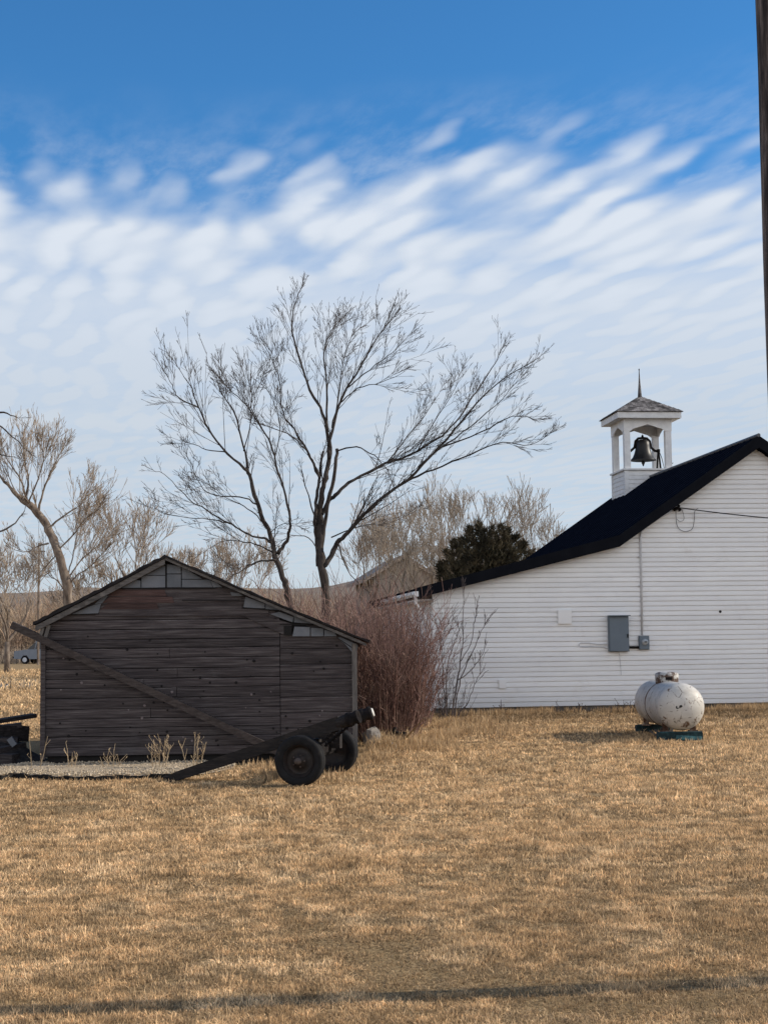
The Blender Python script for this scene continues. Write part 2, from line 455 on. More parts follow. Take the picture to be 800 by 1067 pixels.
rd = MB()
ya = on_ground(20, 716).y; yb = on_ground(20, 708.5).y
pts = [(-140, 0), (-60, 0.5), (-15, 0), (30, 1.5), (90, 4)]
for i in range(4):
    (x0, o0), (x1, o1) = pts[i], pts[i + 1]
    rd.add([(x0, ya + o0, .004), (x1, ya + o1, .004), (x1, yb + o1, .004), (x0, yb + o0, .004)], [(0, 1, 2, 3)])
tag(rd.build('road', M['road_m']), kind='structure')

hl = MB()
n = 240
for i in range(n):
    x = -1300 + 2600 * i / (n - 1)
    zt = 34 + 5 * math.sin(x * .006 + 1) + 3.5 * math.sin(x * .017) + 7 * mnoise.noise(Vector((x * .012, 0, 0))) + 1.2 * mnoise.noise(Vector((x * .08, 4, 0)))
    for k, (dy, fz) in enumerate(((0, -.02), (60, .35), (130, .7), (220, .95), (300, 1.0), (500, .8))):
        hl.v.append((x, 560 + dy + 25 * mnoise.noise(Vector((x * .01, k, 3))), zt * fz + (3 * mnoise.noise(Vector((x * .03, k * 2.3, 8))) if 0 < k < 4 else 0))); hl.t.append(1.0)
hl.f = [[i * 6 + k, (i + 1) * 6 + k, (i + 1) * 6 + k + 1, i * 6 + k + 1] for i in range(n - 1) for k in range(5)]
tag(hl.build('hills', M['hill_m'], smooth=True), kind='structure')

# ------------------------------------------------------------------ schoolhouse
HA = R(6.5)
hp = on_ground(453, 747)
HO = Vector((hp.x, 36.4, 0)); HO.x = at(453, 700, 36.4).x
hdx = Vector((math.cos(HA), math.sin(HA), 0)); hdy = Vector((-math.sin(HA), math.cos(HA), 0))


def hl_xz(px, py, yl=0.0):
    """pixel -> (x, z) in the house's own frame on the vertical plane y = yl"""
    r = ray(px, py); o = HO + hdy * yl
    t = (o - EYEP).dot(hdy) / r.dot(hdy)
    p = EYEP + r * t
    return (p - o).dot(hdx), p.z


house = thing('schoolhouse', 'white sided schoolhouse with a black roof and a low lean-to side, bell tower on top', 'building', HO, HA)
OV = -0.32                                     # front overhang of the rake
eave = hl_xz(434, 613, OV); knee = hl_xz(645, 558, OV); peak = hl_xz(790, 454, OV)
eave = (eave[0], eave[1])
DEPTH = 11.2
sl_r = (peak[1] - knee[1]) / (peak[0] - knee[0])
r_eave = (peak[0] + 4.6, peak[1] - 4.6 * sl_r)
TH = .26
rf = MB()
top = [eave, knee, peak, r_eave]
bot = [(r_eave[0], r_eave[1] - TH), (peak[0], peak[1] - TH * 1.1), (knee[0], knee[1] - TH * 1.02), (eave[0], eave[1] - TH * .9)]
# roof body as three slabs butted at the knee and the ridge
for i in range(3):
    a, b = top[i], top[i + 1]; c, d = bot[2 - i], bot[3 - i]
    rf.prism([a, b, c, d], OV + .03, DEPTH + .3)
# standing ribs of the metal sheets on the steep slopes
for (a, b) in ((knee, peak), (peak, r_eave)):
    y = OV + .45
    while y < DEPTH + .2:
        rf.beam((a[0], y, a[1] + .004), (b[0], y, b[1] + .004), .03, .022, 2.6)
        y += .46
rf.build('roof', M['roof'], house)
fa = MB()
for i in range(3):
    a, b = top[i], top[i + 1]; c, d = bot[2 - i], bot[3 - i]
    fa.prism([(a[0], a[1] + .012), (b[0], b[1] + .012), (c[0], c[1] - .01), (d[0], d[1] - .01)], OV, OV + .027)
fa.build('fascia', M['fascia'], house)
rc = MB(); rc.tube([(peak[0], OV, peak[1] + .015), (peak[0], DEPTH + .3, peak[1] + .015)], .05, 8); rc.build('ridge_cap', mat('ridge_metal', [(.06, .065, .075), (.09, .095, .105)], 5, rough=.4, bump=0), house)


def wall_top(x):
    for i in range(3):
        a, b = bot[3 - i], bot[2 - i]
        if a[0] <= x <= b[0]: return a[1] + (b[1] - a[1]) * (x - a[0]) / (b[0] - a[0])
    return bot[0][1]


WR = r_eave[0] - .4                            # right wall


def x_range(z):
    """left / right limits of the gable wall at height z"""
    xl = 0.0
    if z > wall_top(0.0):
        for i in range(2):
            a, b = bot[3 - i], bot[2 - i]
            if a[1] <= z <= b[1]: xl = a[0] + (b[0] - a[0]) * (z - a[1]) / (b[1] - a[1])
        if z > bot[1][1]: xl = peak[0]
    xr = WR
    if z > wall_top(WR): xr = peak[0] + (bot[1][1] - z) / sl_r
    return xl, max(xl, xr)


CO = .1215
sd_ = MB()
z = .16
fw = MB()
fw.prism([(0.0, .16), (WR, .16), (WR, wall_top(WR)), (peak[0], bot[1][1]), (knee[0], bot[2][1]), (0.0, wall_top(0))], .02, .14)
while z < bot[1][1]:
    z1 = min(z + CO, bot[1][1])
    a0, b0 = x_range(z); a1, b1 = x_range(z1)
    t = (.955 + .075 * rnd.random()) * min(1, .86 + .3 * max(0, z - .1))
    wob = [rnd.uniform(-.0012, .0012) for _ in range(2)]
    zm = z + (z1 - z) * .62; am, bm = x_range(zm)
    vs = [(a0, -.030, z + wob[0]), (b0, -.030, z + wob[1]), (bm, -.024, zm), (am, -.024, zm), (b1, .006, z1), (a1, .006, z1), (a0, .019, z + wob[0]), (b0, .019, z + wob[1])]
    cuts = [0.0] + sorted(rnd.uniform(.05, .95) for _ in range(3)) + [1.0]
    for c0_, c1_ in zip(cuts[:-1], cuts[1:]):
        lerp = lambda A, B, f: tuple(A[q] + (B[q] - A[q]) * f for q in range(3))
        f0, f1 = c0_ + .0002, c1_ - .0002
        dy = rnd.uniform(-.003, .003)
        sg = []
        for (A, B) in ((vs[0], vs[1]), (vs[3], vs[2]), (vs[5], vs[4]), (vs[6], vs[7])):
            for f in (f0, f1):
                q = lerp(A, B, f); sg.append((q[0], q[1] + (dy if q[1] < 0 else 0), q[2] + rnd.uniform(-.0015, .0015)))
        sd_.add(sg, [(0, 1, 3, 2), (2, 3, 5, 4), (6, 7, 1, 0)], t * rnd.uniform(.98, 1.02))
    z += CO
fw.mat = 0
b0 = len(fw.v)
fw.v += sd_.v; fw.t += sd_.t; fw.f += [[i + b0 for i in f] for f in sd_.f]; fw.m += [0] * len(sd_.f)
fw.build('front_wall', M['siding'], house)
lw = MB()
z = .16
hL = wall_top(0.0) - .02
while z < hL:
    z1 = min(z + CO, hL)
    lw.add([(-.016, .12, z), (-.016, DEPTH, z), (-.001, .12, z1), (-.001, DEPTH, z1), (.015, .12, z), (.015, DEPTH, z)], [(0, 2, 3, 1), (4, 0, 1, 5)], .97 + .05 * rnd.random())
    z += CO
lw.box((.06, DEPTH / 2 + .08, (hL + .16) / 2), (.1, DEPTH - .16, hL - .16))
lw.build('side_wall', M['siding'], house)
bw = MB()
bw.prism([(0.1, 0), (WR, 0), (WR, wall_top(WR)), (peak[0], bot[1][1]), (knee[0], bot[2][1]), (0.1, wall_top(0.1))], DEPTH - .1, DEPTH)
bw.build('rear_wall', M['siding'], house)
rw = MB(); rw.box((WR - .05, DEPTH / 2, wall_top(WR) / 2), (.1, DEPTH - .25, wall_top(WR) - .02)); rw.build('side_wall', M['siding'], house)
fd = MB(); fd.box((WR / 2 + .05, DEPTH / 2, .08), (WR - .06, DEPTH - .06, .158)); fd.build('foundation', mat('dark_concrete', [(.05, .045, .042), (.12, .11, .10)], 3, rough=.95, bump=.3), house)
ct = MB(); ct.box((-.012, -.012, (wall_top(0) + .16) / 2), (.07, .07, wall_top(0) - .18)); ct.build('corner_trim', M['trim'], house)
# gutter, end and downspout on the lean-to eave
gu = MB()
gx, gz = eave[0] - .01, eave[1] - .15
prof = [(gx - .06, gz + .075), (gx - .07, gz - .0), (gx - .03, gz - .05), (gx + .045, gz - .05), (gx + .045, gz + .075)]
gu.prism(prof, OV - .05, DEPTH - 4.2)
gu.build('gutter', M['trim'], house)
sf = MB(); sf.box(((eave[0] + .02) / 2, DEPTH / 2 - 1, eave[1] - .27), (abs(eave[0]) - .06, DEPTH - 2, .02)); sf.build('soffit', M['trim'], house)
ds = MB()
dpath = [(gx, OV + .1, gz - .04), (gx, OV + .1, gz - .22), (gx + .12, OV + .2, gz - .36), (-.15, -.02, gz - .72), (-.085, .05, gz - .86), (-.085, .05, .1)]
ds.tube(dpath, .045, 8); ds.build('downspout', M['trim'], house)


def wall_box(name, px0, py0, px1, py1, depth, m, bevel=.012):
    a = hl_xz(px0, py1); b = hl_xz(px1, py0)
    cx, cz, w, h = (a[0] + b[0]) / 2, (a[1] + b[1]) / 2, b[0] - a[0], b[1] - a[1]
    k = MB()
    k.box((cx, -.030 - depth * .4, cz), (w, depth * .8, h))
    k.prism([(cx - w / 2 + bevel, cz - h / 2 + bevel), (cx + w / 2 - bevel, cz - h / 2 + bevel), (cx + w / 2 - bevel, cz + h / 2 - bevel), (cx - w / 2 + bevel, cz + h / 2 - bevel)], -.030 - depth, -.030 - depth * .8)
    return k.build(name, m, house), (cx, cz, w, h)


o, q = wall_box('vent_cover', 580.5, 635.5, 594.5, 650.5, .05, M['trim'])
o, q = wall_box('electrical_panel', 633, 642, 652.5, 679, .16, M['steel_grey'])
k = MB(); k.box((q[0] + q[2] * .42, -.2, q[1] - .05), (.03, .03, .09)); k.build('latch', M['dark_metal'], o)
k = MB(); k.box((q[0], -.19, q[1] + q[3] / 2 + .012), (q[2] + .04, .2, .02)); k.build('rain_hood', M['steel_grey'], o)
pnl = q
o, q = wall_box('electric_meter', 664.5, 662.5, 674.5, 677, .10, M['steel_grey'])
mt = q
k = MB(); k.lathe([(.0, .09), (.05, .085), (.075, .06), (.082, 0)], (q[0] + .01, -.12, q[1] + .02), (0, -1, 0), 20); k.build('meter_dial', M['glass'], o, True)
k = MB(); k.box((q[0] + .01, -.208, q[1] + .02), (.07, .004, .03)); k.build('dial_plate', M['black_mark'], o)
k = MB(); k.tube([(pnl[0] + pnl[2] / 2 - .01, -.07, mt[1] - .11), (mt[0] - mt[2] / 2 + .01, -.07, mt[1] - .11)], .03, 8); k.build('cable_conduit', M['dark_metal'], house)
# riser conduit up the wall, following the rake to the service head
k = MB()
c0 = hl_xz(668, 661.5); c1 = hl_xz(666.2, 560); c2 = hl_xz(670, 551); c3 = hl_xz(686, 540); c4 = hl_xz(701, 531.5)
k.tube([(c0[0], -.05, c0[1]), (c1[0], -.05, c1[1]), ((c1[0] * 2 + c2[0]) / 3 + .0, -.05, (c1[1] + c2[1] * 2) / 3), (c2[0] + .02, -.05, c2[1] + .02), (c3[0], -.05, c3[1]), (c4[0], -.05, c4[1])], .024, 8)
for f in (.2, .5, .8):
    zz = c0[1] + (c1[1] - c0[1]) * f
    k.box((c0[0], -.035, zz), (.1, .03, .03))
k.build('riser_conduit', M['conduit'], house, True)
k = MB(); h4 = hl_xz(706, 527.5); k.tube([(c4[0] - .02, -.06, c4[1] - .01), (c4[0] + .10, -.10, c4[1] + .05), (c4[0] + .14, -.12, c4[1] - .03)], [.035, .05, .045], 8)
k.lathe([(0, .05), (.03, .04), (.035, 0), (.02, -.03)], (h4[0], -.05, h4[1]), (0, -1, 0), 10); k.build('service_head', M['dark_metal'], house, True)
o, q = wall_box('outlet_cover', 519, 708, 526.5, 717.5, .045, M['trim'])
k = MB(); k.box((q[0], -.068, q[1]), (.07, .008, .11)); k.build('socket_face', M['steel_grey'], o)
k = MB(); p = hl_xz(749.5, 637.3); k.lathe([(0, .014), (.028, .01), (.035, 0)], (p[0], -.031, p[1]), (0, -1, 0), 12); k.build('wall_plug', M['black_mark'], house)
# grey cable loop stapled left of the panel
k = MB()
pts = [hl_xz(*q) for q in ((633, 671), (622, 671.5), (612, 670), (604, 670), (602, 672), (604, 674), (614, 674), (628, 674.5), (633, 676))]
k.tube([(p[0], -.044, p[1]) for p in pts], .011, 5); k.build('cable_loop', M['conduit'], house)
k = MB(); p0 = hl_xz(644.5, 680); p1 = hl_xz(646.5, 703); k.tube([(p0[0], -.038, p0[1]), (p1[0], -.038, p1[1])], .007, 5); k.build('ground_wire', M['conduit'], house)

# ---- belfry (a part of the schoolhouse), straddling the ridge near its rear end
TY = 9.05                                      # front face of the tower, house frame
bl = hl_xz(651, 490, TY)[0]; br = hl_xz(700, 488, TY)[0]
TW = br - bl
cx = (bl + br) / 2
zdeck = hl_xz(651, 489.5, TY)[1]; zpost = hl_xz(655, 449, TY)[1]; zeave_b = hl_xz(655, 437.5, TY)[1]; zeave = hl_xz(650, 431.5, TY)[1]
zapex = hl_xz(667, 413, TY + TW / 2)[1]; zspire = hl_xz(666, 384, TY + TW / 2)[1]
belf = MB()                                     # lapped base box
zb0 = knee[1] + (bl - knee[0]) * sl_r - .6
zb = zb0
cb = .135
cyT = TY + TW / 2
while zb < zdeck - .02:
    z1 = min(zb + cb, zdeck - .01)
    o0, o1 = TW / 2 + .015, TW / 2
    vs = []
    for (oo, zz) in ((o0, zb), (o1, z1)):
        vs += [(cx - oo, cyT - oo, zz), (cx + oo, cyT - oo, zz), (cx + oo, cyT + oo, zz), (cx - oo, cyT + oo, zz)]
    belf.add(vs, [(0, 1, 5, 4), (1, 2, 6, 5), (2, 3, 7, 6), (3, 0, 4, 7), (3, 2, 1, 0)], .95 + .1 * rnd.random())
    zb += cb
for sx in (-1, 1):
    for sy in (-1, 1):
        belf.box((cx + sx * (TW / 2 - .03), cyT + sy * (TW / 2 - .03), (zb0 + zdeck) / 2 - .01), (.12, .12, zdeck - zb0 - .04))
bo = belf.build('belfry', M['belfry_paint'], house)
dk = MB(); dk.box((cx, cyT, zdeck + .015), (TW + .14, TW + .14, .05)); dk.build('deck', M['belfry_paint'], bo)
PW = .19
for sx in (-1, 1):
    for sy in (-1, 1):
        k = MB(); k.box((cx + sx * (TW / 2 - PW / 2), cyT + sy * (TW / 2 - PW / 2), (zdeck + .04 + zpost + .02) / 2), (PW, PW, zpost - zdeck - .02)); k.build('post', M['belfry_paint'], bo)
# arched header boards on four sides
za = zpost + (zeave_b - zpost) * .55
zt = zeave_b + .04
for side in range(4):
    k = MB()
    h2 = TW / 2 + .012
    poly = [(-h2, zpost - .0), (-h2 + PW + .02, zpost), (-h2 + PW + .12, zpost + .07), (0, za + .02), (h2 - PW - .12, zpost + .07), (h2 - PW - .02, zpost), (h2, zpost), (h2, zt), (-h2, zt)]
    if side % 2: poly = [(p[0] * ((h2 - .042) / h2), p[1]) for p in poly]
    k.prism(poly, -h2, -h2 + .04)
    a = side * PI / 2
    mr_ = Matrix.Translation((cx, cyT, 0)) @ Matrix.Rotation(a, 4, 'Z')
    k.v = [tuple(mr_ @ Vector(v)) for v in k.v]
    k.build('arched_header', M['belfry_paint'], bo)
k = MB(); k.box((cx, cyT, zt + .02), (TW - .1, TW - .1, .03)); k.build('ceiling', mat('bare_ceiling_board', [(.2, .17, .13), (.3, .26, .21)], 3, (1, 8, 1)), bo)
EO = TW / 2 + .26
k = MB(); k.box((cx, cyT, (zt + zeave) / 2 + .02), (EO * 2, EO * 2, zeave - zt + .06)); k.build('eave_board', M['belfry_paint'], bo)
# shingled pyramid roof in stepped courses
k = MB()
NC = 9
zr0 = zeave + .052
for i in range(NC):
    f0, f1 = i / NC, (i + 1) / NC
    e0 = (EO + .05) * (1 - f0); e1 = (EO + .05) * (1 - f1)
    z0 = zr0 + (zapex - zr0) * f0; z1 = zr0 + (zapex - zr0) * f1
    for side in range(4):
        mr_ = Matrix.Translation((cx, cyT, 0)) @ Matrix.Rotation(side * PI / 2, 4, 'Z')
        nseg = max(1, int(9 * (1 - f0)))
        for s_ in range(nseg):
            u0, u1 = s_ / nseg, (s_ + 1) / nseg
            dz = rnd.uniform(0, .03); 
            q = [(-e0 + 2 * e0 * u0, -e0 - .012, z0 - dz * .3), (-e0 + 2 * e0 * u1, -e0 - .012, z0 - dz * .3), (-e1 + 2 * e1 * u1, -e1, z1 + .02), (-e1 + 2 * e1 * u0, -e1, z1 + .02),
                 (-e0 + 2 * e0 * u0, -e0 + .03, z0 - .02), (-e0 + 2 * e0 * u1, -e0 + .03, z0 - .02)]
            k.add([mr_ @ Vector(p) for p in q], [(0, 1, 2, 3), (4, 5, 1, 0)], rnd.choice((.35, .6, .8, 1.0, 1.3, 1.5)))
ro = k.build('belfry_roof', M['belfry_shingle'], bo)
k = MB(); k.lathe([(.075, -.08), (.06, .1), (.03, (zspire - zapex) * .5), (.012, (zspire - zapex) * .93), (.022, (zspire - zapex) * .94), (.022, (zspire - zapex) * .97), (.004, zspire - zapex)], (cx, cyT, zapex), (0, 0, 1), 8)
k.build('spire', M['belfry_shingle'], bo)

# ---- the bell hanging in the belfry: a thing of its own
bz = hl_xz(669, 480, cyT)[1]                    # rim height
bh = hl_xz(669, 458, cyT)[1] - bz
br_ = (hl_xz(683, 478, cyT)[0] - hl_xz(656.5, 478, cyT)[0]) / 2
bw0 = HO + hdx * (cx + .05) + hdy * (cyT)
bell = thing('church_bell', 'black cast iron bell in its yoke hanging in the white open belfry', 'bell', (bw0.x, bw0.y, zdeck + .04), HA)
zz = bz - (zdeck + .04)
k = MB()
prof = [(0.0, bh), (.10, bh * .99), (.17, bh * .95), (.215, bh * .86), (.225, bh * .7), (.245, bh * .5), (.28, bh * .32), (.33, bh * .15), (br_ * .98, bh * .03), (br_, 0), (br_ - .03, -.005), (.3, bh * .1), (.22, bh * .4), (.18, bh * .8), (0, bh * .88)]
k.lathe(prof, (0, 0, zz), (0, 0, 1), 36); k.build('bell_body', M['bell'], bell, True)
k = MB(); k.tube([(0, 0, zz + bh * .5), (0, 0, zz - .07)], .018, 8); k.lathe([(0, .0), (.05, -.03), (.06, -.07), (.035, -.12), (.02, -.17), (0, -.18)], (0, 0, zz), (0, 0, 1), 14); k.build('clapper', M['bell'], bell, True)
k = MB()
zt_ = zz + bh
k.tube([(-br_ - .10, 0, zz + bh * .45), (-br_ + .02, 0, zz + bh * .46), (-.27, 0, zz + bh * .62), (-.23, 0, zz + bh * .92), (-.14, 0, zt_ + .035), (0, 0, zt_ + .05), (.14, 0, zt_ + .035), (.23, 0, zz + bh * .92), (.27, 0, zz + bh * .62), (br_ - .02, 0, zz + bh * .46), (br_ + .10, 0, zz + bh * .45)], .042, 8)
k.lathe([(.03, 0), (.045, .03), (.03, .09), (.0, .13)], (0, 0, zt_ + .04), (0, 0, 1), 10)
k.build('yoke', M['dark_metal'], bell, True)
for sx in (-1, 1):
    k = MB(); x = sx * (br_ + .09)
    k.tube([(x, -.22, 0), (x, -.03, zz + bh * .45)], .028, 6); k.tube([(x, .22, 0), (x, .03, zz + bh * .45)], .028, 6); k.box((x, 0, .03), (.06, .5, .05)); k.box((x, 0, zz + bh * .47), (.08, .12, .09))
    k.build('stand', M['dark_metal'], bell)
k = MB(); k.tube([(br_ + .12, 0, zz + bh * .45), (br_ + .2, .0, zz + bh * .1), (br_ + .25, -.1, .02), (br_ + .5, -.2, .25)], .012, 5); k.build('pull_rod', M['dark_metal'], bell)

# ---- overhead service cable, from the wall away to the right
sc = MB()
a = HO + hdx * hl_xz(703, 529)[0] + hdy * -.1; a.z = hl_xz(703, 529)[1]
b = HO + hdx * 19 + hdy * -5.5; b.z = a.z - .1
ptsw = []
for i in range(25):
    t = i / 24; p = a.lerp(b, t); p.z -= 4 * .62 * t * (1 - t); ptsw.append(p)
sc.tube(ptsw, .014, 5)
def loop(pxs):
    q = []
    for p in pxs:
        x, z = hl_xz(*p); w = HO + hdx * x + hdy * -.06; w.z = z; q.append(w)
    # smooth
    out = []
    for i in range(len(q) - 1):
        for s in range(4):
            t = s / 4; p0 = q[max(i - 1, 0)]; p1 = q[i]; p2 = q[i + 1]; p3 = q[min(i + 2, len(q) - 1)]
            out.append(.5 * ((2 * p1) + (-p0 + p2) * t + (2 * p0 - 5 * p1 + 4 * p2 - p3) * t * t + (-p0 + 3 * p1 - 3 * p2 + p3) * t ** 3))
    return out + [q[-1]]
sc.tube(loop([(703, 532), (703.5, 544), (706, 551), (713, 554), (720, 551), (722, 542), (722.5, 533), (726, 530)]), .0075, 4)
sc.tube(loop([(709, 530), (711, 537), (711, 542), (707, 543.5), (704, 541)]), .006, 4)
tag(recenter(sc.build('service_cable', M['wire'])), 'thin black power cable with drip loops leaving the white gable to the right', 'cable')

# ------------------------------------------------------------------ shed
SY = 22.5
SA = R(1.2)
so_ = at(45, 790, SY)
SO = Vector((so_.x, SY, 0)); sdx = Vector((math.cos(SA), math.sin(SA), 0)); sdy = Vector((-math.sin(SA), math.cos(SA), 0))


def sh(px, py, yl=0.0):
    r = ray(px, py); o = SO + sdy * yl
    t = (o - EYEP).dot(sdy) / r.dot(sdy); p = EYEP + r * t
    return (p - o).dot(sdx), p.z


shed = thing('old_shed', 'weathered dark plank shed with grey panels under its sagging gable roof', 'shed', SO, SA)
SOV = -.16
apex = sh(172, 578, SOV); le = sh(35, 648, SOV); re_ = sh(385.5, 667.5, SOV)
SWR = sh(372, 720)[0]
SD = 6.2
wl_m = M['wood']
def top_z(x):
    if x < apex[0]: return le[1] + (apex[1] - le[1]) * (x - le[0]) / (apex[0] - le[0]) - .13
    return apex[1] + (re_[1] - apex[1]) * (x - apex[0]) / (re_[0] - apex[0]) - .13
zbase = .14
seam = sh(292, 720)[0]
bd = MB()
bd.tint = 1
# backing
back = MB(); back.prism([(0.03, zbase + .03), (SWR - .03, zbase + .03), (SWR - .03, top_z(SWR) - .03), (apex[0], apex[1] - .17), (.03, top_z(.03) - .03)], .035, .09); back.build('inner_wall', M['dark_void'], shed)


def board(mb, x0, x1, z0, z1, tint, y=0.0):
    """a horizontal board clipped under the rake"""
    def lim(z):
        xl = x0; xr = x1
        if z > top_z(x0): xl = le[0] + (z + .13 - le[1]) * (apex[0] - le[0]) / (apex[1] - le[1]) if x0 < apex[0] else x1
        if z > top_z(x1): xr = apex[0] + (z + .13 - apex[1]) * (re_[0] - apex[0]) / (re_[1] - apex[1]) if x1 > apex[0] else x0
        return max(xl, x0), min(xr, x1)
    l0, r0 = lim(z0); l1, r1 = lim(z1)
    if r0 - l0 < .05: return
    if r1 < l1: l1 = r1 = (l1 + r1) / 2
    n = max(2, int((r0 - l0) / .4)); ph = rnd.uniform(0, 9)
    vs = []
    for i in range(n + 1):
        t = i / n
        w = .006 * mnoise.noise(Vector((t * 4 + ph, z0 * 3, 1))); wy = .006 * mnoise.noise(Vector((t * 3 + ph, z0 * 5, 7)))
        xa = l0 + (r0 - l0) * t; xb = l1 + (r1 - l1) * t
        zc1 = z1 - .014; vs += [(xa, y - .012 + wy, z0 + w), (xb, y - .008 + wy, zc1 + w), (xa, y + .03, z0 + w), (xb, y + .03, z1 + w), (xb, y + .010 + wy, z1 + w)]
    fs = []
    for i in range(n):
        a = i * 5; b = a + 5
        fs += [(a, b, b + 1, a + 1), (a + 2, b + 2, b, a), (a + 1, b + 1, b + 4, a + 4), (a + 4, b + 4, b + 3, a + 3)]
    fs += [(0, 1, 4, 3, 2), (n * 5, n * 5 + 2, n * 5 + 3, n * 5 + 4, n * 5 + 1)]
    b0_ = len(mb.t)
    mb.add(vs, fs, tint)
    for i in range(n + 1): mb.t[b0_ + i * 5 + 4] = tint * 1.9; mb.t[b0_ + i * 5] = tint * .8  # tint pales upper edges for wear and caught skylight, darkens lower ones


z = zbase; i = 0
zstop = sh(150, 612)[1]
while z < zstop - .05:
    h = rnd.choice((.135, .145, .15, .16))
    xs_ = [0.02, seam]
    if rnd.random() < .45: xs_ = [0.02, rnd.uniform(.8, seam - .8), seam]
    for a, b in zip(xs_[:-1], xs_[1:]):
        board(bd, a + .003, b - .004, z + .004 + rnd.uniform(0, .006), min(z + h, zstop) - .003, rnd.choice((.78, .86, .94, 1.0, 1.06, 1.14, 1.25)))
    z += h
z = zbase - .02
zs2 = sh(330, 665)[1] + .05
while z < zs2 - .02:
    h = rnd.choice((.2, .23, .26))
    board(bd, seam + .006, SWR - .07, z + .004, min(z + h, zs2 + .1) - .004, rnd.choice((.85, .95, 1.05, 1.15)), .004)
    z += h
# knot holes
for _ in range(75):
    x = rnd.uniform(.1, SWR - .2); zz = rnd.uniform(.25, 2.0); r = rnd.uniform(.008, .02)
    bd.lathe([(0, .003), (r, .002), (r * 1.2, 0)], (x, -.0165, zz), (0, -1, 0), 7, rnd.choice((.12, .15, .2, 2.6)))
bd.build('plank_wall', M['wood'], shed)
# upper boards of an older, reddish layer showing where the panels fell off
rb_ = MB()
zz = sh(120, 640)[1]
zA = sh(150, 613)[1]
z = zz
for (pa, pb, ya, yb) in ((103, 150, 639.5, 635.5), (105, 166, 635, 628.3), (107, 182, 628, 621.5), (113, 174, 621, 614.3)):
    x0 = sh(pa, ya)[0]; x1 = sh(pb, ya)[0]
    rb_.prism([(x0, sh(pa, ya)[1]), (x1, sh(pb, ya)[1]), (x1 - .03, sh(pb, yb)[1] - .004), (x0 + .12, sh(pa, yb)[1] - .004)], -.03, -.014, rnd.choice((.8, 1.0, 1.2)))
rb_.build('reddish_board', M['red_wood'], shed)
# grey panels along the gable
def panels(quads, name, m, y0=-.034, y1=-.022):
    for q in quads:
        k = MB(); k.prism([sh(*p) for p in q], y0 - rnd.uniform(0, .004), y1, rnd.uniform(.85, 1.12)); k.build(name, m, shed)
panels([
    [(122, 613), (147, 612.5), (147, 605), (135, 603.8)], [(148, 612.5), (173, 612), (173, 600), (148, 600)],
    [(148, 599.3), (165, 599.3), (173, 599.3), (173, 590), (165, 590.5), (149, 597.8)], [(174.5, 612), (189, 612), (189, 598.5), (174.5, 598.5)],
    [(190, 612), (222, 612), (219, 604.2), (190, 604)], [(190, 603.3), (211, 603.3), (196, 594), (190, 591.5)], [(174.5, 597.7), (189, 597.7), (188.5, 590.5), (174.5, 588)],
    [(75, 640), (103, 639), (106, 629), (98, 630.5)], [(99, 629.8), (107, 628.5), (113, 621), (110, 619.8)],
    [(254, 633), (276, 634), (276, 629), (256, 622)], [(277, 634.5), (292, 636.5), (291, 633.5), (277, 629)],
    [(282, 640), (305, 648.5), (306, 643), (291, 637.5)], [(306.5, 648.5), (327, 650), (318, 644.5), (306.5, 641.5)],
    [(305, 663), (323, 663), (323, 653.5), (307, 653)], [(324, 663), (337, 663), (337, 655), (324, 654)], [(338, 663), (351, 663), (349, 659.5), (338, 656)],
    [(352, 664.5), (372, 678), (373, 672), (355, 664)], [(360, 671.5), (372, 686), (372, 679), (353.5, 666.5)],
    [(222.5, 612), (232, 612), (226, 607), (219.5, 605)], [(242, 621), (253.5, 621), (249, 618), (240, 617)],
], 'gable_panel', M['slate'])
panels([[(100, 642), (280, 641.5), (280, 634.5), (100, 635)], [(252, 634), (304, 650), (304, 662), (297, 662), (252, 641)]], 'patch_board', M['wood'], -.028, -.018)
panels([[(105, 635.5), (252, 635), (252, 614), (250, 613), (116, 613.5)]], 'upper_board', M['wood'], -.0135, -.006)
panels([[(190, 626), (250, 626), (250, 625.3), (190, 625.3)], [(120, 613.6), (225, 613.4), (225, 612.2), (120, 612.6)], [(172.7, 613), (174.2, 613), (174.2, 589), (172.7, 589)], [(253, 633.6), (291, 637), (291, 635.6), (253, 632.6)], [(292, 651), (327, 651.5), (327, 650.2), (292, 650)], [(75, 641), (104, 640.2), (104, 639.2), (75, 640)], [(296, 662), (304, 662), (304, 652), (296, 652)]], 'gap_shadow', M['dark_void'], -.038, -.034)
# rake boards, roof slabs, corner posts
k = MB()
# roof edge, rough with shingle layers
def edge(a, b, y0, y1, th, off, tint=1.0, m=k, jag=.012):
    n = 26
    up, dn = [], []
    for i in range(n + 1):
        t = i / n; x = a[0] + (b[0] - a[0]) * t; z = a[1] + (b[1] - a[1]) * t - .010 * math.sin(PI * t)
        up.append((x, z + off + rnd.uniform(-jag, jag))); dn.append((x, z + off - th))
    for i in range(n):
        m.prism([dn[i], dn[i + 1], up[i + 1], up[i]], y0, y1, tint * rnd.uniform(.8, 1.2))
edge(le, apex, SOV - .02, SD + .2, .05, .0)
edge((apex[0] + .002, apex[1]), re_, SOV - .02, SD + .2, .032, -.002)
k.build('roof', M['shed_roof'], shed)
k = MB()
edge((le[0] + .03, le[1] - .055), (apex[0] - .002, apex[1] - .055), SOV + .005, SOV + .04, .085, .0, 1.0, k, .003)
edge((apex[0] + .002, apex[1] - .036), (re_[0] - .06, re_[1] - .036), SOV + .005, SOV + .04, .042, .0, 1.0, k, .003)
k.build('rake_board', M['rake'], shed)
k = MB()
edge((le[0] + .1, le[1] - .05), (apex[0] - .003, apex[1] - .12), -.1, -.06, .03, .0, .75, k, .003)
k.build('frieze_board', M['rake'], shed)
k = MB()
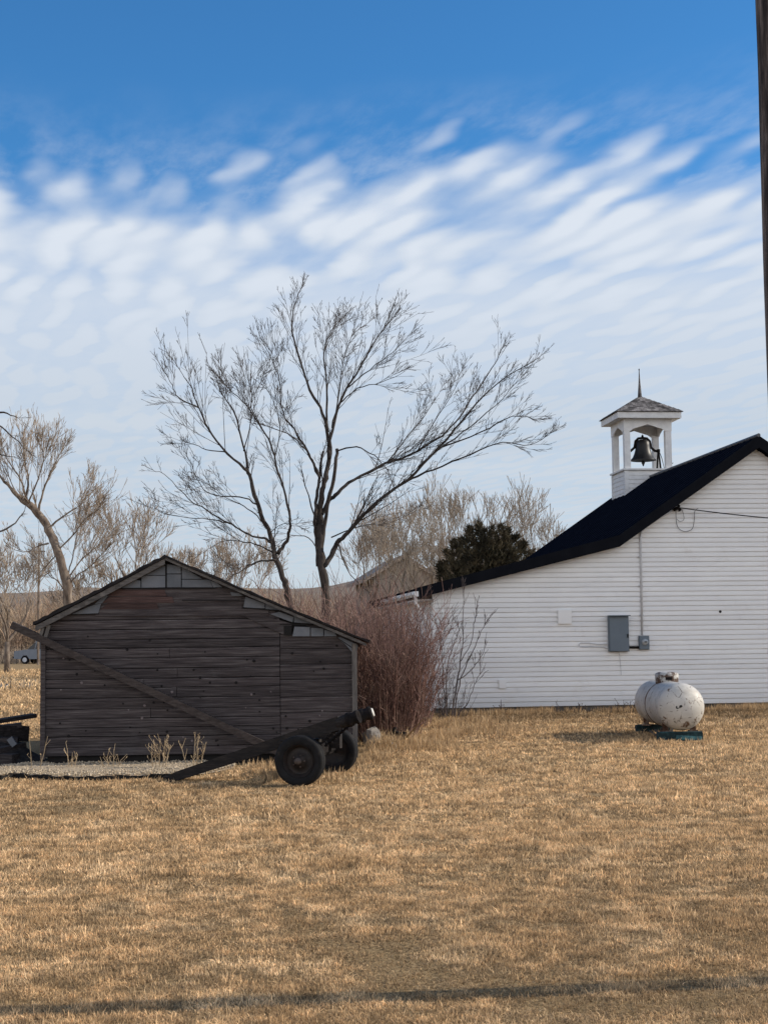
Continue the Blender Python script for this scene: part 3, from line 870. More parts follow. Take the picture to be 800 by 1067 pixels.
edge((apex[0] + .003, apex[1] - .015), (SWR - .03, top_z(SWR) + .115), .004, .03, .15, .0, .8, k, .001)
k.build('frieze_board', M['wood'], shed)
k = MB()
edge((.04, top_z(.04) + .115), (apex[0] - .003, apex[1] - .015), .004, .03, .15, .0, .8, k, .001)
k.build('frieze_board', M['wood'], shed)
k = MB(); k.box((SWR - .035, -.03, (top_z(SWR) + .0) / 2 + .03), (.075, .06, top_z(SWR) - .06)); k.build('corner_post', M['grey_wood'], shed)
k = MB(); k.box((0.0, -.022, (top_z(0) + .1) / 2), (.07, .05, top_z(0) - .1)); k.build('corner_post', M['wood'], shed)
for x in (0.0, SWR): k = MB(); k.box((x + (.02 if x == 0 else -.02), SD / 2, top_z(x) / 2 + .06), (.04, SD - .1, top_z(x) - .14)); k.build('side_wall', M['wood'], shed)
k = MB(); k.prism([(0.05, .1), (SWR - .05, .1), (SWR - .05, top_z(SWR)), (apex[0], apex[1] - .15), (.05, top_z(.05))], SD - .06, SD); k.build('rear_wall', M['wood'], shed)
k = MB(); k.box((SWR / 2, SD / 2, .07), (SWR - .12, SD - .1, .14)); k.build('sill_beam', M['dark_void'], shed)
# little brackets under the left eave
k = MB()
for dx in (.02, .1): k.beam((dx - .05, -.1, top_z(0) - .16), (dx, -.1, top_z(0) + .02), .04, .05)
k.build('eave_bracket', M['grey_wood'], shed)

# ---- long timber leaning across the shed front
k = MB()
a = at(12.5, 651, SY - .09); b = at(312, 796, SY - .15); b.z = .03
k.beam(a, b, .07, .108, 1.0, (0, -.05, 1))
tag(recenter(k.build('leaning_timber', mat('brown_timber', [(.028, .022, .020), (.05, .040, .037), (.08, .066, .06)], 4, (2, 8, 8), .9, .4))), 'long square timber leaning diagonally across the front of the dark shed', 'timber')

# ------------------------------------------------------------------ two-wheeled cart
pn = on_ground(313, 818.5); pf = on_ground(349, 806)
ax = (pf - pn); gauge = ax.length; axd = ax.normalized(); lon = Vector((axd.y, -axd.x, 0))
mid = (pn + pf) / 2
CA = math.atan2(lon.y, lon.x)
cart = thing('timber_cart', 'black two-wheeled timber cart tipped down on its drawbar before the shed', 'cart', mid, CA)
RW = .318
tipw = on_ground(186, 814); tl = (tipw - mid).dot(lon); tw = (tipw - mid).dot(axd)
hz = gauge / 2
for sgn in (-1, 1):
    y = sgn * hz
    wh = MB()
    # tyre: rounded section with grooves
    W = .19
    prof = [(.20, -W * .36), (.235, -W * .47), (.275, -W * .5), (RW - .018, -W * .44), (RW - .004, -W * .36), (RW, -W * .2), (RW - .008, -W * .18), (RW - .008, -W * .14), (RW + .001, -W * .12), (RW + .001, W * .12), (RW - .008, W * .14), (RW - .008, W * .18), (RW, W * .2), (RW - .004, W * .36), (RW - .018, W * .44), (.275, W * .5), (.235, W * .47), (.20, W * .36)]
    wh.lathe(prof, (0, y, RW - .008), (0, 1, 0), 48)
    wo = wh.build('wheel', M['tyre'], cart, True)
    rm = MB()
    s2 = sgn
    prof = [(.205, W * .42), (.20, W * .36), (.185, W * .3), (.175, W * .05), (.16, -.01), (.12, .025), (.095, .03), (.09, .055), (.06, .065), (.05, .09), (.03, .1), (0, .1)]
    rm.lathe(prof, (0, y, RW - .008), (0, s2, 0), 32)
    prof = [(.205, -W * .42), (.19, -W * .3), (.16, -.015), (0, -.015)]
    rm.lathe(prof, (0, y, RW - .008), (0, s2, 0), 32)
    rm.build('rim', M['rim'], wo, True)
    hb = MB()
    hb.lathe([(.045, .1), (.042, .13), (.025, .145), (0, .147)], (0, y, RW - .008), (0, s2, 0), 16)
    for j in range(5):
        a_ = 2 * PI * j / 5; hb.lathe([(.011, 0), (.011, .022), (0, .024)], (.075 * math.cos(a_), y + s2 * .058, RW - .008 + .075 * math.sin(a_)), (0, s2, 0), 6)
    hb.build('hub', mat('rusty_hub', [(.03, .022, .02), (.09, .07, .06)], 12, rough=.6), wo, True)
k = MB(); k.tube([(0, -hz, RW), (0, hz, RW)], .035, 10); k.box((0, 0, RW + .08), (.11, gauge - .3, .13)); k.build('axle', M['dark_metal'], cart)
tail_n = at(371, 747.5, 19.05); tail_f = at(384, 743.5, 19.65)
def loc(p): d = p - mid; return Vector((d.dot(lon), d.dot(axd), p.z))
tn, tf = loc(tail_n), loc(tail_f)
tip = Vector((tl, tw, .07))
for end, nm, off in ((tn, 'near', -.09), (tf, 'far', .09)):
    k = MB()
    d = (end - tip).normalized()
    a_ = tip + Vector((0, off, 0))
    k.beam(a_, end - d * .22, .09, .115, 1.0, (0, 0, 1), .10, .17)
    k.tube([end - d * .26, end - d * .12], .075, 14)
    so2 = k.build('side_beam', M['black_beam'], cart)
    c = MB(); c.lathe([(.0, -.10), (.075, -.10), (.092, -.09), (.092, -.03), (.078, -.02), (.078, .02), (.088, .03), (.088, .07), (.07, .075), (.05, .03), (0, .03)], end - d * .03, d, 18); c.build('collar', M['dark_metal'], so2, True)
    if nm == 'far':
        c = MB(); c.lathe([(0, .09), (.05, .088), (.058, .074)], end - d * .02, d, 16); c.build('end_cap', M['white_end'], so2)
k = MB()
d = (tn - tip).normalized()
for f in (.38, .62, .85):
    a_ = tip.lerp(tn, f); b_ = tip.lerp(tf, f); k = MB(); k.beam(a_ + Vector((0, .03, -.02)), b_ - Vector((0, .03, .02)), .09, .1); k.build('cross_beam', M['black_beam'], cart)
k = MB(); k.box(tip + d * .02, (.2, .26, .1), Matrix.Rotation(-math.asin(d.z), 3, 'Y')); k.box(tip + Vector((-.12, 0, -.035)), (.16, .09, .06)); k.build('drawbar_tip', M['black_beam'], cart)
for yy in (tn.y + .02, tf.y - .1):
    k = MB(); p0 = Vector((tn.x - .18, yy, tn.z - .1)); p1 = Vector((.12, yy, RW + .12)); k.tube([p0, p1], .016, 6)
    for j in range(7):
        q = p0.lerp(p1, (j + .5) / 7); k.lathe([(.016, -.012), (.03, -.008), (.03, .008), (.016, .012)], q, (p1 - p0), 8)
    k.build('brace_rod', M['dark_metal'], cart)
k = MB(); k.box((-.28, -hz + .35, RW + .14), (.1, .4, .18)); k.box((.0, -hz + .42, RW + .16), (.3, .12, .16)); k.build('spring_block', M['black_beam'], cart); k = MB(); k.box((.05, hz - .42, RW + .16), (.3, .12, .2)); k.build('spring_block', M['black_beam'], cart)
k = MB(); k.tube([(-.5, -hz + .5, RW - .02), (-.15, -hz + .5, RW - .06)], .018, 6); k.tube([(-.36, -hz + .5, RW - .02), (-.36, -hz + .5, RW + .12)], .02, 6); k.build('hanger', mat('worn_hanger', [(.08, .05, .035), (.2, .15, .12)], 9), cart)

# ------------------------------------------------------------------ propane tank
near_b = on_ground(709, 772.5); far_b = on_ground(681, 764)
RT = .412
nc = at(708.5, 736.3, near_b.y + .1); zc_ = nc.z
fcx = at(683.6, 731, near_b.y + 2.4)
tv = Vector((fcx.x - nc.x, fcx.y - nc.y, 0)); TL = tv.length; TA = math.atan2(tv.y, tv.x)
tank = thing('propane_tank', 'white rust-flecked propane tank on dark teal timbers beside the white wall', 'tank', (nc.x, nc.y, 0), TA)
k = MB()
prof = []
EL = .30                                        # end cap bulge
for i in range(13): a_ = i / 12 * PI / 2; prof.append((RT * math.sin(a_), -EL * math.cos(a_)))
for i in range(1, 9): prof.append((RT, TL * i / 9))
for i in range(13): a_ = i / 12 * PI / 2; prof.append((RT * math.cos(a_), TL + EL * math.sin(a_)))
k.lathe(prof, (0, 0, zc_), (1, 0, 0), 56)


def tank_mat():
    m, nt, out = nodes('worn_tank_paint'); N = nt.nodes
    bs = N.new('ShaderNodeBsdfPrincipled'); bs.inputs['Roughness'].default_value = .5; bs.inputs['Specular IOR Level'].default_value = .3
    tc = N.new('ShaderNodeTexCoord')
    def nz(s, d, r=.6, st=(1, 1, 1)):
        mp = N.new('ShaderNodeMapping'); mp.inputs['Scale'].default_value = st; L(nt, tc.outputs['Object'], mp.inputs[0])
        n = N.new('ShaderNodeTexNoise'); n.inputs['Scale'].default_value = s; n.inputs['Detail'].default_value = d; n.inputs['Roughness'].default_value = r
        L(nt, mp.outputs[0], n.inputs['Vector']); return n.outputs['Fac']
    def mr(x, a, b):
        n = N.new('ShaderNodeMapRange'); n.inputs[1].default_value = a; n.inputs[2].default_value = b; L(nt, x, n.inputs[0]); return n.outputs[0]
    def mx(f, a, b):
        n = N.new('ShaderNodeMix'); n.data_type = 'RGBA'
        if isinstance(f, float): n.inputs[0].default_value = f
        else: L(nt, f, n.inputs[0])
        for i, q in ((6, a), (7, b)):
            if isinstance(q, tuple): n.inputs[i].default_value = (*q, 1)
            else: L(nt, q, n.inputs[i])
        return n.outputs[2]
    c = mx(mr(nz(2.2, 6), .3, .7), (.43, .41, .37), (.60, .575, .52))
    c = mx(mr(nz(1.1, 5, .7, (1, 1, 2.5)), .5, .8), c, (.33, .29, .24))
    # rust, more of it low on the belly
    sp = N.new('ShaderNodeSeparateXYZ'); L(nt, tc.outputs['Object'], sp.inputs[0])
    lowf = mr(sp.outputs[2], zc_ + .05, zc_ - .5)
    add = N.new('ShaderNodeMath'); add.operation = 'MULTIPLY_ADD'; L(nt, lowf, add.inputs[0]); add.inputs[1].default_value = .13; L(nt, nz(4.6, 10, .74), add.inputs[2])
    c = mx(mr(add.outputs[0], .60, .655), c, (.12, .07, .042))
    # fine cracks where the paint flakes
    v = N.new('ShaderNodeTexVoronoi'); v.feature = 'DISTANCE_TO_EDGE'; v.inputs['Scale'].default_value = 5.5
    L(nt, tc.outputs['Object'], v.inputs['Vector'])
    mul = N.new('ShaderNodeMath'); mul.operation = 'MULTIPLY'; L(nt, mr(v.outputs['Distance'], .05, .0), mul.inputs[0]); L(nt, mr(nz(11, 6), .50, .60), mul.inputs[1])
    c = mx(mul.outputs[0], c, (.07, .045, .035))
    L(nt, c, bs.inputs['Base Color'])
    bp = N.new('ShaderNodeBump'); bp.inputs['Strength'].default_value = .15; bp.inputs['Distance'].default_value = .02; L(nt, nz(9, 6), bp.inputs['Height']); L(nt, bp.outputs[0], bs.inputs['Normal'])
    L(nt, bs.outputs[0], out.inputs[0]); return m


M['tankp'] = tank_mat()
k.build('shell', M['tankp'], tank, True)
k = MB()
k.lathe([(RT, TL * .50), (RT + .007, TL * .505), (RT + .007, TL * .53), (RT, TL * .535)], (0, 0, zc_), (1, 0, 0), 56, 1.0); k.build('weld_seam', M['tank_rust'], tank, True)
k = MB()
dcx = TL * .52
k.lathe([(.205, -.06), (.21, .06), (.215, .12), (.20, .155), (.15, .175), (.0, .18)], (dcx, 0, zc_ + RT - .01), (0, 0, 1), 28)
dome = k.build('valve_dome', M['dome_paint'], tank, True)
k = MB(); k.box((dcx - .2, 0, zc_ + RT + .05), (.03, .12, .05)); k.build('dome_hasp', M['dark_metal'], dome)
# feet
for x in (.18, TL - .2):
    for y in (-.24, .24):
        k = MB(); k.box((x, y, zc_ - RT + .05), (.05, .1, .16)); k.box((x, y, .165), (.12, .16, .025)); k.build('foot', M['tank_rust'], tank)
# faded letters stencilled on the near end: "LP"
k = MB()
def on_end(u, v):
    rr = math.hypot(u, v); xx = -EL * math.sqrt(max(0, 1 - (rr / RT) ** 2)) - .004
    return (xx, -u, zc_ + v)
def stroke(u0, v0, u1, v1, w):
    d = Vector((u1 - u0, v1 - v0)); n_ = Vector((-d.y, d.x)).normalized() * w / 2
    q = [(u0 + n_.x, v0 + n_.y), (u0 - n_.x, v0 - n_.y), (u1 - n_.x, v1 - n_.y), (u1 + n_.x, v1 + n_.y)]
    k.add([on_end(*p) for p in q], [(0, 1, 2, 3)])
lu, lv = -.12, -.015
for args in ((0, .05, -.01, 0), (-.01, 0, .035, .004), (.055, 0, .062, .058), (.062, .055, .10, .058), (.10, .058, .10, .03), (.10, .03, .06, .028)):
    stroke(lu + args[0] * .85, lv + args[1] * .8, lu + args[2] * .85, lv + args[3] * .8, .019)
k.build('stencil_letters', M['black_mark'], tank)
# cross timbers
for nm, bp_, w, lbl in (('near', near_b, .78, 'dark teal timber block, nearer of the two under the propane tank'), ('far', far_b, .66, 'dark teal timber block, farther of the two under the propane tank')):
    k = MB(); c = Vector((bp_.x, bp_.y + .1, 0))
    hh = .15
    k.box((c.x, c.y, hh / 2 + .002), (w, .2, hh - .004), None, 1.0, .985)
    k.box((c.x + .02, c.y - .02, hh + .008), (w - .05, .12, .012), None, 2.2)
    if nm == 'near': k.box((c.x + .14, c.y - .105, .06), (.44, .016, .07), Matrix.Rotation(R(4), 3, 'Y'), 3.2)
    tag(recenter(k.build('timber_block', M['teal'])), lbl, 'timber', 'timber blocks under the tank')
k = MB()
pb_ = on_ground(684, 768)
for j in range(5):
    x = pb_.x + .06 * j; k.beam((x, pb_.y - .1 + .02 * j, .01), (x - .08 + .09 * j * .5, pb_.y + .25, .10 + .02 * j), .05, .012, rnd.uniform(.7, 1.2))
tag(recenter(k.build('loose_boards', M['grey_wood'])), 'few loose pale boards lying between the teal timber blocks', 'boards')

# ------------------------------------------------------------------ utility pole, near right
pc = Vector((2.198, 7.98, 0))
up = thing('utility_pole', 'tarred wooden utility pole at the right edge of the picture, nearest of all', 'pole', pc)
k = MB()
HP = 10.5
nseg, nr = 70, 40
b0 = len(k.v)
for i in range(nseg + 1):
    t = i / nseg; z = HP * t - .02
    r = .116 - .03 * t
    for j in range(nr):
        a_ = 2 * PI * j / nr
        rr = r * (1 + .035 * mnoise.noise(Vector((math.cos(a_) * 3.5, math.sin(a_) * 3.5, z * .9))) + .03 * mnoise.noise(Vector((math.cos(a_) * 9, math.sin(a_) * 9, z * 1.6))))
        k.v.append((rr * math.cos(a_), rr * math.sin(a_), z)); k.t.append(.75 + .5 * rnd.random())
k.f = [[i * nr + j, i * nr + (j + 1) % nr, (i + 1) * nr + (j + 1) % nr, (i + 1) * nr + j] for i in range(nseg) for j in range(nr)]
k.m = [0] * len(k.f)
k.build('shaft', M['pole'], up, True)
k = MB(); k.box((0, -.16, HP - .7), (2.2, .09, .11)); k.build('crossarm', M['pole'], up)

# far pole on the left
p = on_ground(40, 690)
fp_y = 140
pb = at(40, 690, fp_y)
pw = thing('utility_pole', 'distant thin utility pole rising from the brush left of the shed', 'pole', (pb.x, fp_y, 0))
ht = at(40, 566, fp_y).z
k = MB(); k.tube([(0, 0, 0), (0, 0, ht)], [.12, .09], 8); k.build('shaft', M['bark_tan'], pw)
k = MB(); k.box((0, -.2, ht - .8), (1.3, .11, .11)); k.build('crossarm', M['bark_tan'], pw)

# ------------------------------------------------------------------ trees
def catmull(pts, rad, sub=3):
    out, ro = [], []
    n = len(pts)
    for i in range(n - 1):
        p0 = pts[max(i - 1, 0)]; p1 = pts[i]; p2 = pts[i + 1]; p3 = pts[min(i + 2, n - 1)]
        for s in range(sub):
            t = s / sub
            out.append(.5 * ((2 * p1) + (-p0 + p2) * t + (2 * p0 - 5 * p1 + 4 * p2 - p3) * t * t + (-p0 + 3 * p1 - 3 * p2 + p3) * t ** 3))
            ro.append(rad[i] + (rad[i + 1] - rad[i]) * t)
    return out + [pts[-1]], ro + [rad[-1]]


def rvec(r): 
    while True:
        v = Vector((r.uniform(-1, 1), r.uniform(-1, 1), r.uniform(-1, 1)))
        if .05 < v.length < 1: return v.normalized()


def twig(mb, p, d, ln, r, lvl, rg, P):
    """one branchlet with its own smaller ones"""
    k = 3 if lvl >= P['max'] else 5
    pts = [p.copy()]; rad = [r]
    dd = d.copy(); q = p.copy()
    bend = rvec(rg) * P['bend']
    for i in range(k):
        dd = (dd + bend / k + rvec(rg) * P['jit'] + Vector((0, 0, P['up'] / k))).normalized()
        q = q + dd * (ln / k)
        pts.append(q.copy()); rad.append(max(P['rmin'], r * (1 - .75 * (i + 1) / k)))
    mb.tube(pts, rad, 5 if r > .025 else 3, False, P['tint'] * rg.uniform(.8, 1.2))
    if lvl >= P['max'] or ln < P['lmin']: return
    nb = max(1, int(P['n'][min(lvl, len(P['n']) - 1)] * rg.uniform(.7, 1.3)))
    for j in range(nb):
        t = rg.uniform(P['t0'], 1.0) if lvl > 0 else rg.uniform(P['t0'], .98)
        f = t * k; i = min(int(f), k - 1); pt = pts[i].lerp(pts[i + 1], f - i)
        dv = (pts[i + 1] - pts[i]).normalized()
        side = rvec(rg); side = (side - dv * side.dot(dv)).normalized()
        ang = R(rg.uniform(*P['ang']))
        nd = (dv * math.cos(ang) + side * math.sin(ang)).normalized()
        twig(mb, pt, nd, ln * rg.uniform(*P['ratio']) * (1.15 - .5 * t), max(P['rmin'], rad[i] * .6), lvl + 1, rg, P)


def limb(wood, twigs, pix, r0, r1, Y, rg, P, dens, yz=0.0, t0=.2, tl=(.7, 1.6)):
    """main limb traced in elevation at depth Y (wandering in depth by yz), clothed with branchlets"""
    n = len(pix)
    pts = [at(px, py, Y + yz * (i / (n - 1)) ** 1.3 + .15 * math.sin(i * 1.7 + yz)) for i, (px, py) in enumerate(pix)]
    rad = [r0 + (r1 - r0) * (i / (n - 1)) ** .8 for i in range(n)]
    pts, rad = catmull(pts, rad, 4)
    for i in range(1, len(pts) - 1): pts[i] = pts[i] + rvec(rg) * (.02 + .10 * rad[i]); rad[i] *= rg.uniform(.9, 1.12)
    wood.tube(pts, rad, 8 if r0 > .05 else 5, True)
    tot = sum((pts[i + 1] - pts[i]).length for i in range(len(pts) - 1))
    nb = int(dens * tot)
    for j in range(nb):
        t = t0 + (1 - t0) * rg.random() ** .8
        f = t * (len(pts) - 1); i = min(int(f), len(pts) - 2); pt = pts[i].lerp(pts[i + 1], f - i)
        dv = (pts[i + 1] - pts[i]).normalized()
        side = rvec(rg); side = (side - dv * side.dot(dv)).normalized()
        ang = R(rg.uniform(14, 40))
        nd = (dv * math.cos(ang) + side * math.sin(ang) + Vector((0, 0, .22))).normalized()
        twig(twigs, pt, nd, rg.uniform(*tl) * (1.12 - .72 * t), max(P['rmin'], rad[i] * .34), 1, rg, P)
    # the tip runs out into a fan
    dv = (pts[-1] - pts[-2]).normalized()
    for j in range(3):
        twig(twigs, pts[-1], (dv + rvec(rg) * .3).normalized(), rg.uniform(.25, .55), P['rmin'] * 1.1, 2, rg, P)


def make_tree(name, label, base, build, wood_m, twig_m, group=None):
    t = thing(name, label, 'tree', base, 0, group)
    w, tw_ = MB(), MB()
    build(w, tw_)
    for mb in (w, tw_): mb.v = [(v[0] - base[0], v[1] - base[1], v[2] - base[2]) for v in mb.v]
    if w.v: w.build('trunk', wood_m, t, True)
    if tw_.v: tw_.build('crown', twig_m, t)
    return t


PT = dict(max=3, bend=.18, jit=.035, up=.16, rmin=.0044, lmin=.26, n=(9, 6, 3), t0=.18, ang=(16, 38), ratio=(.22, .46), tint=1.0)
TY_A, TY_B = 41.0, 39.5


def tree_A(w, t):
    rg = random.Random(11)
    def l(pix, r0, r1, dens, yz=0, t0=.2, tl=(.7, 1.5)): limb(w, t, pix, r0 * .68, r1 * .6, TY_A, rg, PT, dens * 1.2, yz, t0, (tl[0] * 1.1, tl[1] * 1.6))
    l([(341, 745), (340, 660), (338, 605), (335, 588), (334, 560), (333, 535), (335, 515), (339, 498), (343, 478), (343, 456)], .20, .085, .4, 0, .6)
    l([(332, 590), (330, 560), (328, 540), (330, 518), (333, 495), (337, 470)], .11, .05, 1.0, .3, .3)
    l([(343, 478), (342, 456), (336, 430), (323, 407), (310, 366), (304, 340), (308, 314), (316, 296)], .085, .012, 5, .6, .25, (.6, 1.4))
    l([(342, 465), (351, 430), (362, 404), (381, 374), (396, 347), (411, 330)], .07, .012, 5, -.8, .2)
    l([(342, 450), (340, 404), (338, 366), (345, 345), (360, 328)], .05, .01, 5, 1.2, .2)
    l([(346, 446), (353, 410), (356, 385), (366, 352), (385, 335)], .035, .01, 5, 2.0, .2)
    l([(354, 420), (372, 405), (398, 398), (420, 388)], .03, .008, 4, -1.6, .2)
    l([(362, 404), (385, 385), (410, 366), (428, 348)], .03, .008, 4, .6, .2)
    l([(336, 590), (343, 583), (352, 566), (363, 555), (385, 530), (424, 500), (457, 467), (490, 428), (517, 401), (556, 376)], .13, .012, 4.5, -1.2, .3, (.6, 1.4))
    l([(335, 536), (343, 522), (352, 513), (369, 500), (402, 483), (435, 470), (468, 447), (490, 417), (512, 384), (522, 364)], .10, .012, 4.5, 1.0, .3)
    l([(424, 500), (451, 489), (490, 473), (523, 461), (552, 464), (574, 451)], .05, .008, 4, -1.5, .15, (.5, 1.1))
    l([(457, 467), (501, 450), (534, 434), (560, 437)], .04, .008, 4, .4, .15, (.5, 1.1))
    l([(450, 474), (482, 450), (515, 423), (543, 393)], .04, .008, 4, -.4, .15)
    l([(435, 470), (452, 440), (470, 412), (478, 392)], .03, .008, 4, 1.6, .15)
    l([(402, 483), (425, 455), (448, 425), (462, 400)], .03, .008, 4, 2.2, .15)
    l([(351, 470), (372, 466), (390, 475), (404, 492), (412, 512)], .035, .012, 3, -2.0, .3)
    l([(333, 498), (326, 480), (318, 468), (300, 452), (282, 445)], .055, .012, 4, -.8, .2)
    l([(332, 495), (320, 470), (307, 447), (295, 430), (291, 395), (283, 375), (270, 348)], .06, .01, 5, .8, .3)
    l([(329, 545), (325, 528), (318, 505), (314, 488)], .045, .015, 1, -.4, .4)
    l([(335, 585), (322, 560), (300, 560), (285, 575)], .03, .008, 3, -1.4, .3)
    l([(352, 566), (360, 590), (372, 606), (388, 620)], .03, .01, 2, -1.6, .3)
    l([(345, 560), (375, 548), (405, 545), (440, 530)], .03, .008, 3, 1.8, .2)
    # the dead, broken grey stem
    limb(w, MB(), [(334, 575), (337, 550), (342, 522), (349, 492), (351, 468)], .06, .045, TY_A - .06, rg, PT, 0, 0)


def tree_B(w, t):
    rg = random.Random(23)
    def l(pix, r0, r1, dens, yz=0, t0=.2, tl=(.7, 1.5)): limb(w, t, pix, r0 * .62, r1 * .6, TY_B, rg, PT, dens * 1.2, yz, t0, (tl[0] * 1.1, tl[1] * 1.5))
    l([(306, 745), (304, 660), (300, 620), (295, 602), (287, 580), (280, 552), (270, 532), (262, 500), (257, 488)], .17, .07, .7, 0, .5)
    l([(259, 492), (237, 472), (217, 446), (207, 425), (187, 415), (180, 402), (172, 388)], .065, .009, 5, -.6, .15)
    l([(207, 425), (200, 405), (190, 390), (184, 380)], .03, .008, 4, .4, .1)
    l([(258, 490), (254, 464), (244, 430), (232, 412), (226, 395)], .06, .009, 5, .8, .15)
    l([(254, 470), (262, 440), (258, 415), (246, 396)], .03, .008, 4, 1.4, .15)
    l([(290, 577), (299, 563), (302, 548), (300, 525), (290, 492), (282, 462), (270, 442), (252, 417), (235, 402), (226, 384)], .085, .01, 4.5, .4, .3)
    l([(273, 446), (262, 424), (266, 402), (271, 384)], .03, .008, 4, -.8, .15)
    l([(286, 478), (292, 450), (288, 425), (278, 405)], .03, .008, 4, 1.2, .2)
    l([(283, 565), (272, 560), (260, 557), (240, 546), (215, 531), (197, 520), (175, 497), (160, 490)], .06, .008, 3, -1.0, .25)
    l([(240, 546), (222, 541), (200, 540), (172, 535), (162, 530)], .03, .007, 3, .6, .2)
    l([(288, 584), (267, 586), (252, 594), (238, 604), (225, 610)], .05, .012, 3, -1.6, .2)
    l([(283, 575), (265, 567), (250, 564), (230, 565), (208, 578)], .04, .008, 3, 1.2, .2)
    l([(270, 528), (255, 519), (230, 517), (212, 510), (200, 486), (195, 474)], .04, .008, 3.5, .4, .2)
    l([(275, 545), (258, 530), (238, 520), (222, 508), (205, 500)], .03, .008, 3, 1.8, .2)
    l([(237, 472), (215, 468), (200, 462), (182, 462)], .03, .007, 4, 1.0, .2)
    l([(286, 578), (282, 560), (290, 548), (312, 545)], .03, .008, 3, -1.2, .3)


b = at(341, 745, TY_A); b.z = 0
make_tree('bare_tree', 'tall bare dark-barked tree with a long limb reaching right, behind the red brush', b, tree_A, M['bark_dark'], M['twig_dark'])
b = at(306, 745, TY_B); b.z = 0
make_tree('bare_tree', 'smaller bare dark tree leaning left behind the shed roof', b, tree_B, M['bark_dark'], M['twig_dark'])

# pale cottonwood on the left: traced trunk and limbs
PC = dict(PT); PC.update(max=3, n=(9, 7, 2), rmin=.0075, up=.3, tint=1.0, ang=(13, 34), ratio=(.3, .55), jit=.05)
TY_C = 62.0


def tree_C(w, t):
    rg = random.Random(5)
    def l(pix, r0, r1, dens, yz=0, t0=.2, tl=(1.3, 2.6)): limb(w, t, pix, r0 * .68, r1 * .7, TY_C, rg, PC, dens * 2.1, yz, t0, (tl[0] * .9, tl[1] * 1.15))
    l([(72, 705), (72, 650), (70, 610), (60, 575), (51, 552), (40, 536), (30, 525)], .34, .2, .25, 0, .7)
    l([(32, 527), (20, 519), (8, 505), (-4, 492), (-22, 480)], .16, .03, 2.6, .6, .2)
    l([(26, 522), (30, 500), (26, 480), (24, 455)], .09, .015, 3.2, 1.2, .15)
    l([(28, 523), (22, 500), (8, 478), (2, 462)], .07, .015, 3.2, -1.2, .15)
    l([(40, 536), (45, 512), (56, 485), (66, 468)], .09, .015, 3.2, .3, .15)
    l([(30, 524), (40, 500), (46, 478), (40, 458)], .06, .015, 3.0, -2, .15)
    l([(50, 551), (70, 535), (85, 525), (96, 505)], .07, .015, 3, 1.2, .15)
    l([(60, 575), (78, 555), (90, 540), (104, 530)], .06, .015, 3, -1.2, .15)
    l([(70, 605), (84, 585), (98, 572), (112, 560)], .06, .015, 3.4, .8, .15)
    l([(72, 610), (82, 598), (95, 590), (108, 575)], .06, .015, 3.4, -.8, .15)
    l([(71, 600), (76, 580), (80, 560), (82, 545)], .05, .015, 3, 2.2, .15)
    l([(51, 566), (38, 570), (28, 575), (14, 572)], .06, .015, 1.6, -1.5, .2)
    l([(60, 578), (48, 590), (40, 598)], .04, .015, 2, 1.5, .2)
    l([(71, 620), (60, 605), (50, 598), (40, 580)], .05, .015, 2.4, 1.8, .2)


b = at(72, 705, TY_C); b.z = 0
make_tree('cottonwood_tree', 'old bare cottonwood with thick leaning tan trunk left of the shed', b, tree_C, M['bark_tan'], M['twig_tan'])


def grow(w, t, base, H, spread, rg, P, r0, levels=5, fork=.3, lean=(0, 0)):
    """generic vase-shaped bare tree"""
    def br(p, d, ln, r, lvl):
        k = 5; pts = [p.copy()]; rad = [r]; q = p.copy(); dd = d.copy(); bend = rvec(rg) * .35
        for i in range(k):
            dd = (dd + bend / k + rvec(rg) * .10 + Vector((0, 0, .12))).normalized(); q = q + dd * ln / k
            pts.append(q.copy()); rad.append(max(P['rmin'], r * (1 - .45 * (i + 1) / k)))
        big_ = r > P['rmin'] * 3.0
        (w if big_ else t).tube(pts, rad, 6 if big_ else 3, False, P['tint'] * rg.uniform(.8, 1.2))
        if lvl >= levels: return
        nb = rg.choice((2, 2, 3))
        for j in range(nb + (1 if lvl > 2 else 0)):
            tt = 1.0 if j < 2 else rg.uniform(.35, .95)
            f = tt * k; i = min(int(f), k - 1); pt = pts[i].lerp(pts[i + 1], f - i); dv = (pts[i + 1] - pts[i]).normalized()
            side = rvec(rg); side = (side - dv * side.dot(dv)).normalized(); ang = R(rg.uniform(16, 40) * spread)
            br(pt, (dv * math.cos(ang) + side * math.sin(ang)).normalized(), ln * rg.uniform(.62, .86), max(P['rmin'], rad[i] * rg.uniform(.55, .75)), lvl + 1)
    d = Vector((lean[0], lean[1], 1)).normalized()
    trunk_top = Vector(base) + d * (H * fork)
    w.tube([Vector(base), Vector(base).lerp(trunk_top, .5) + rvec(rg) * .05 * H * .1, trunk_top], [r0, r0 * .85, r0 * .75], 8)
    nb = 4
    for j in range(nb):
        a = 2 * PI * (j + rg.random() * .5) / nb; ang = R(rg.uniform(12, 38) * spread)
        br(trunk_top, (d * math.cos(ang) + Vector((math.cos(a), math.sin(a), 0)) * math.sin(ang)).normalized(), H * .24 * rg.uniform(.85, 1.15), r0 * rg.uniform(.4, .6), 1)


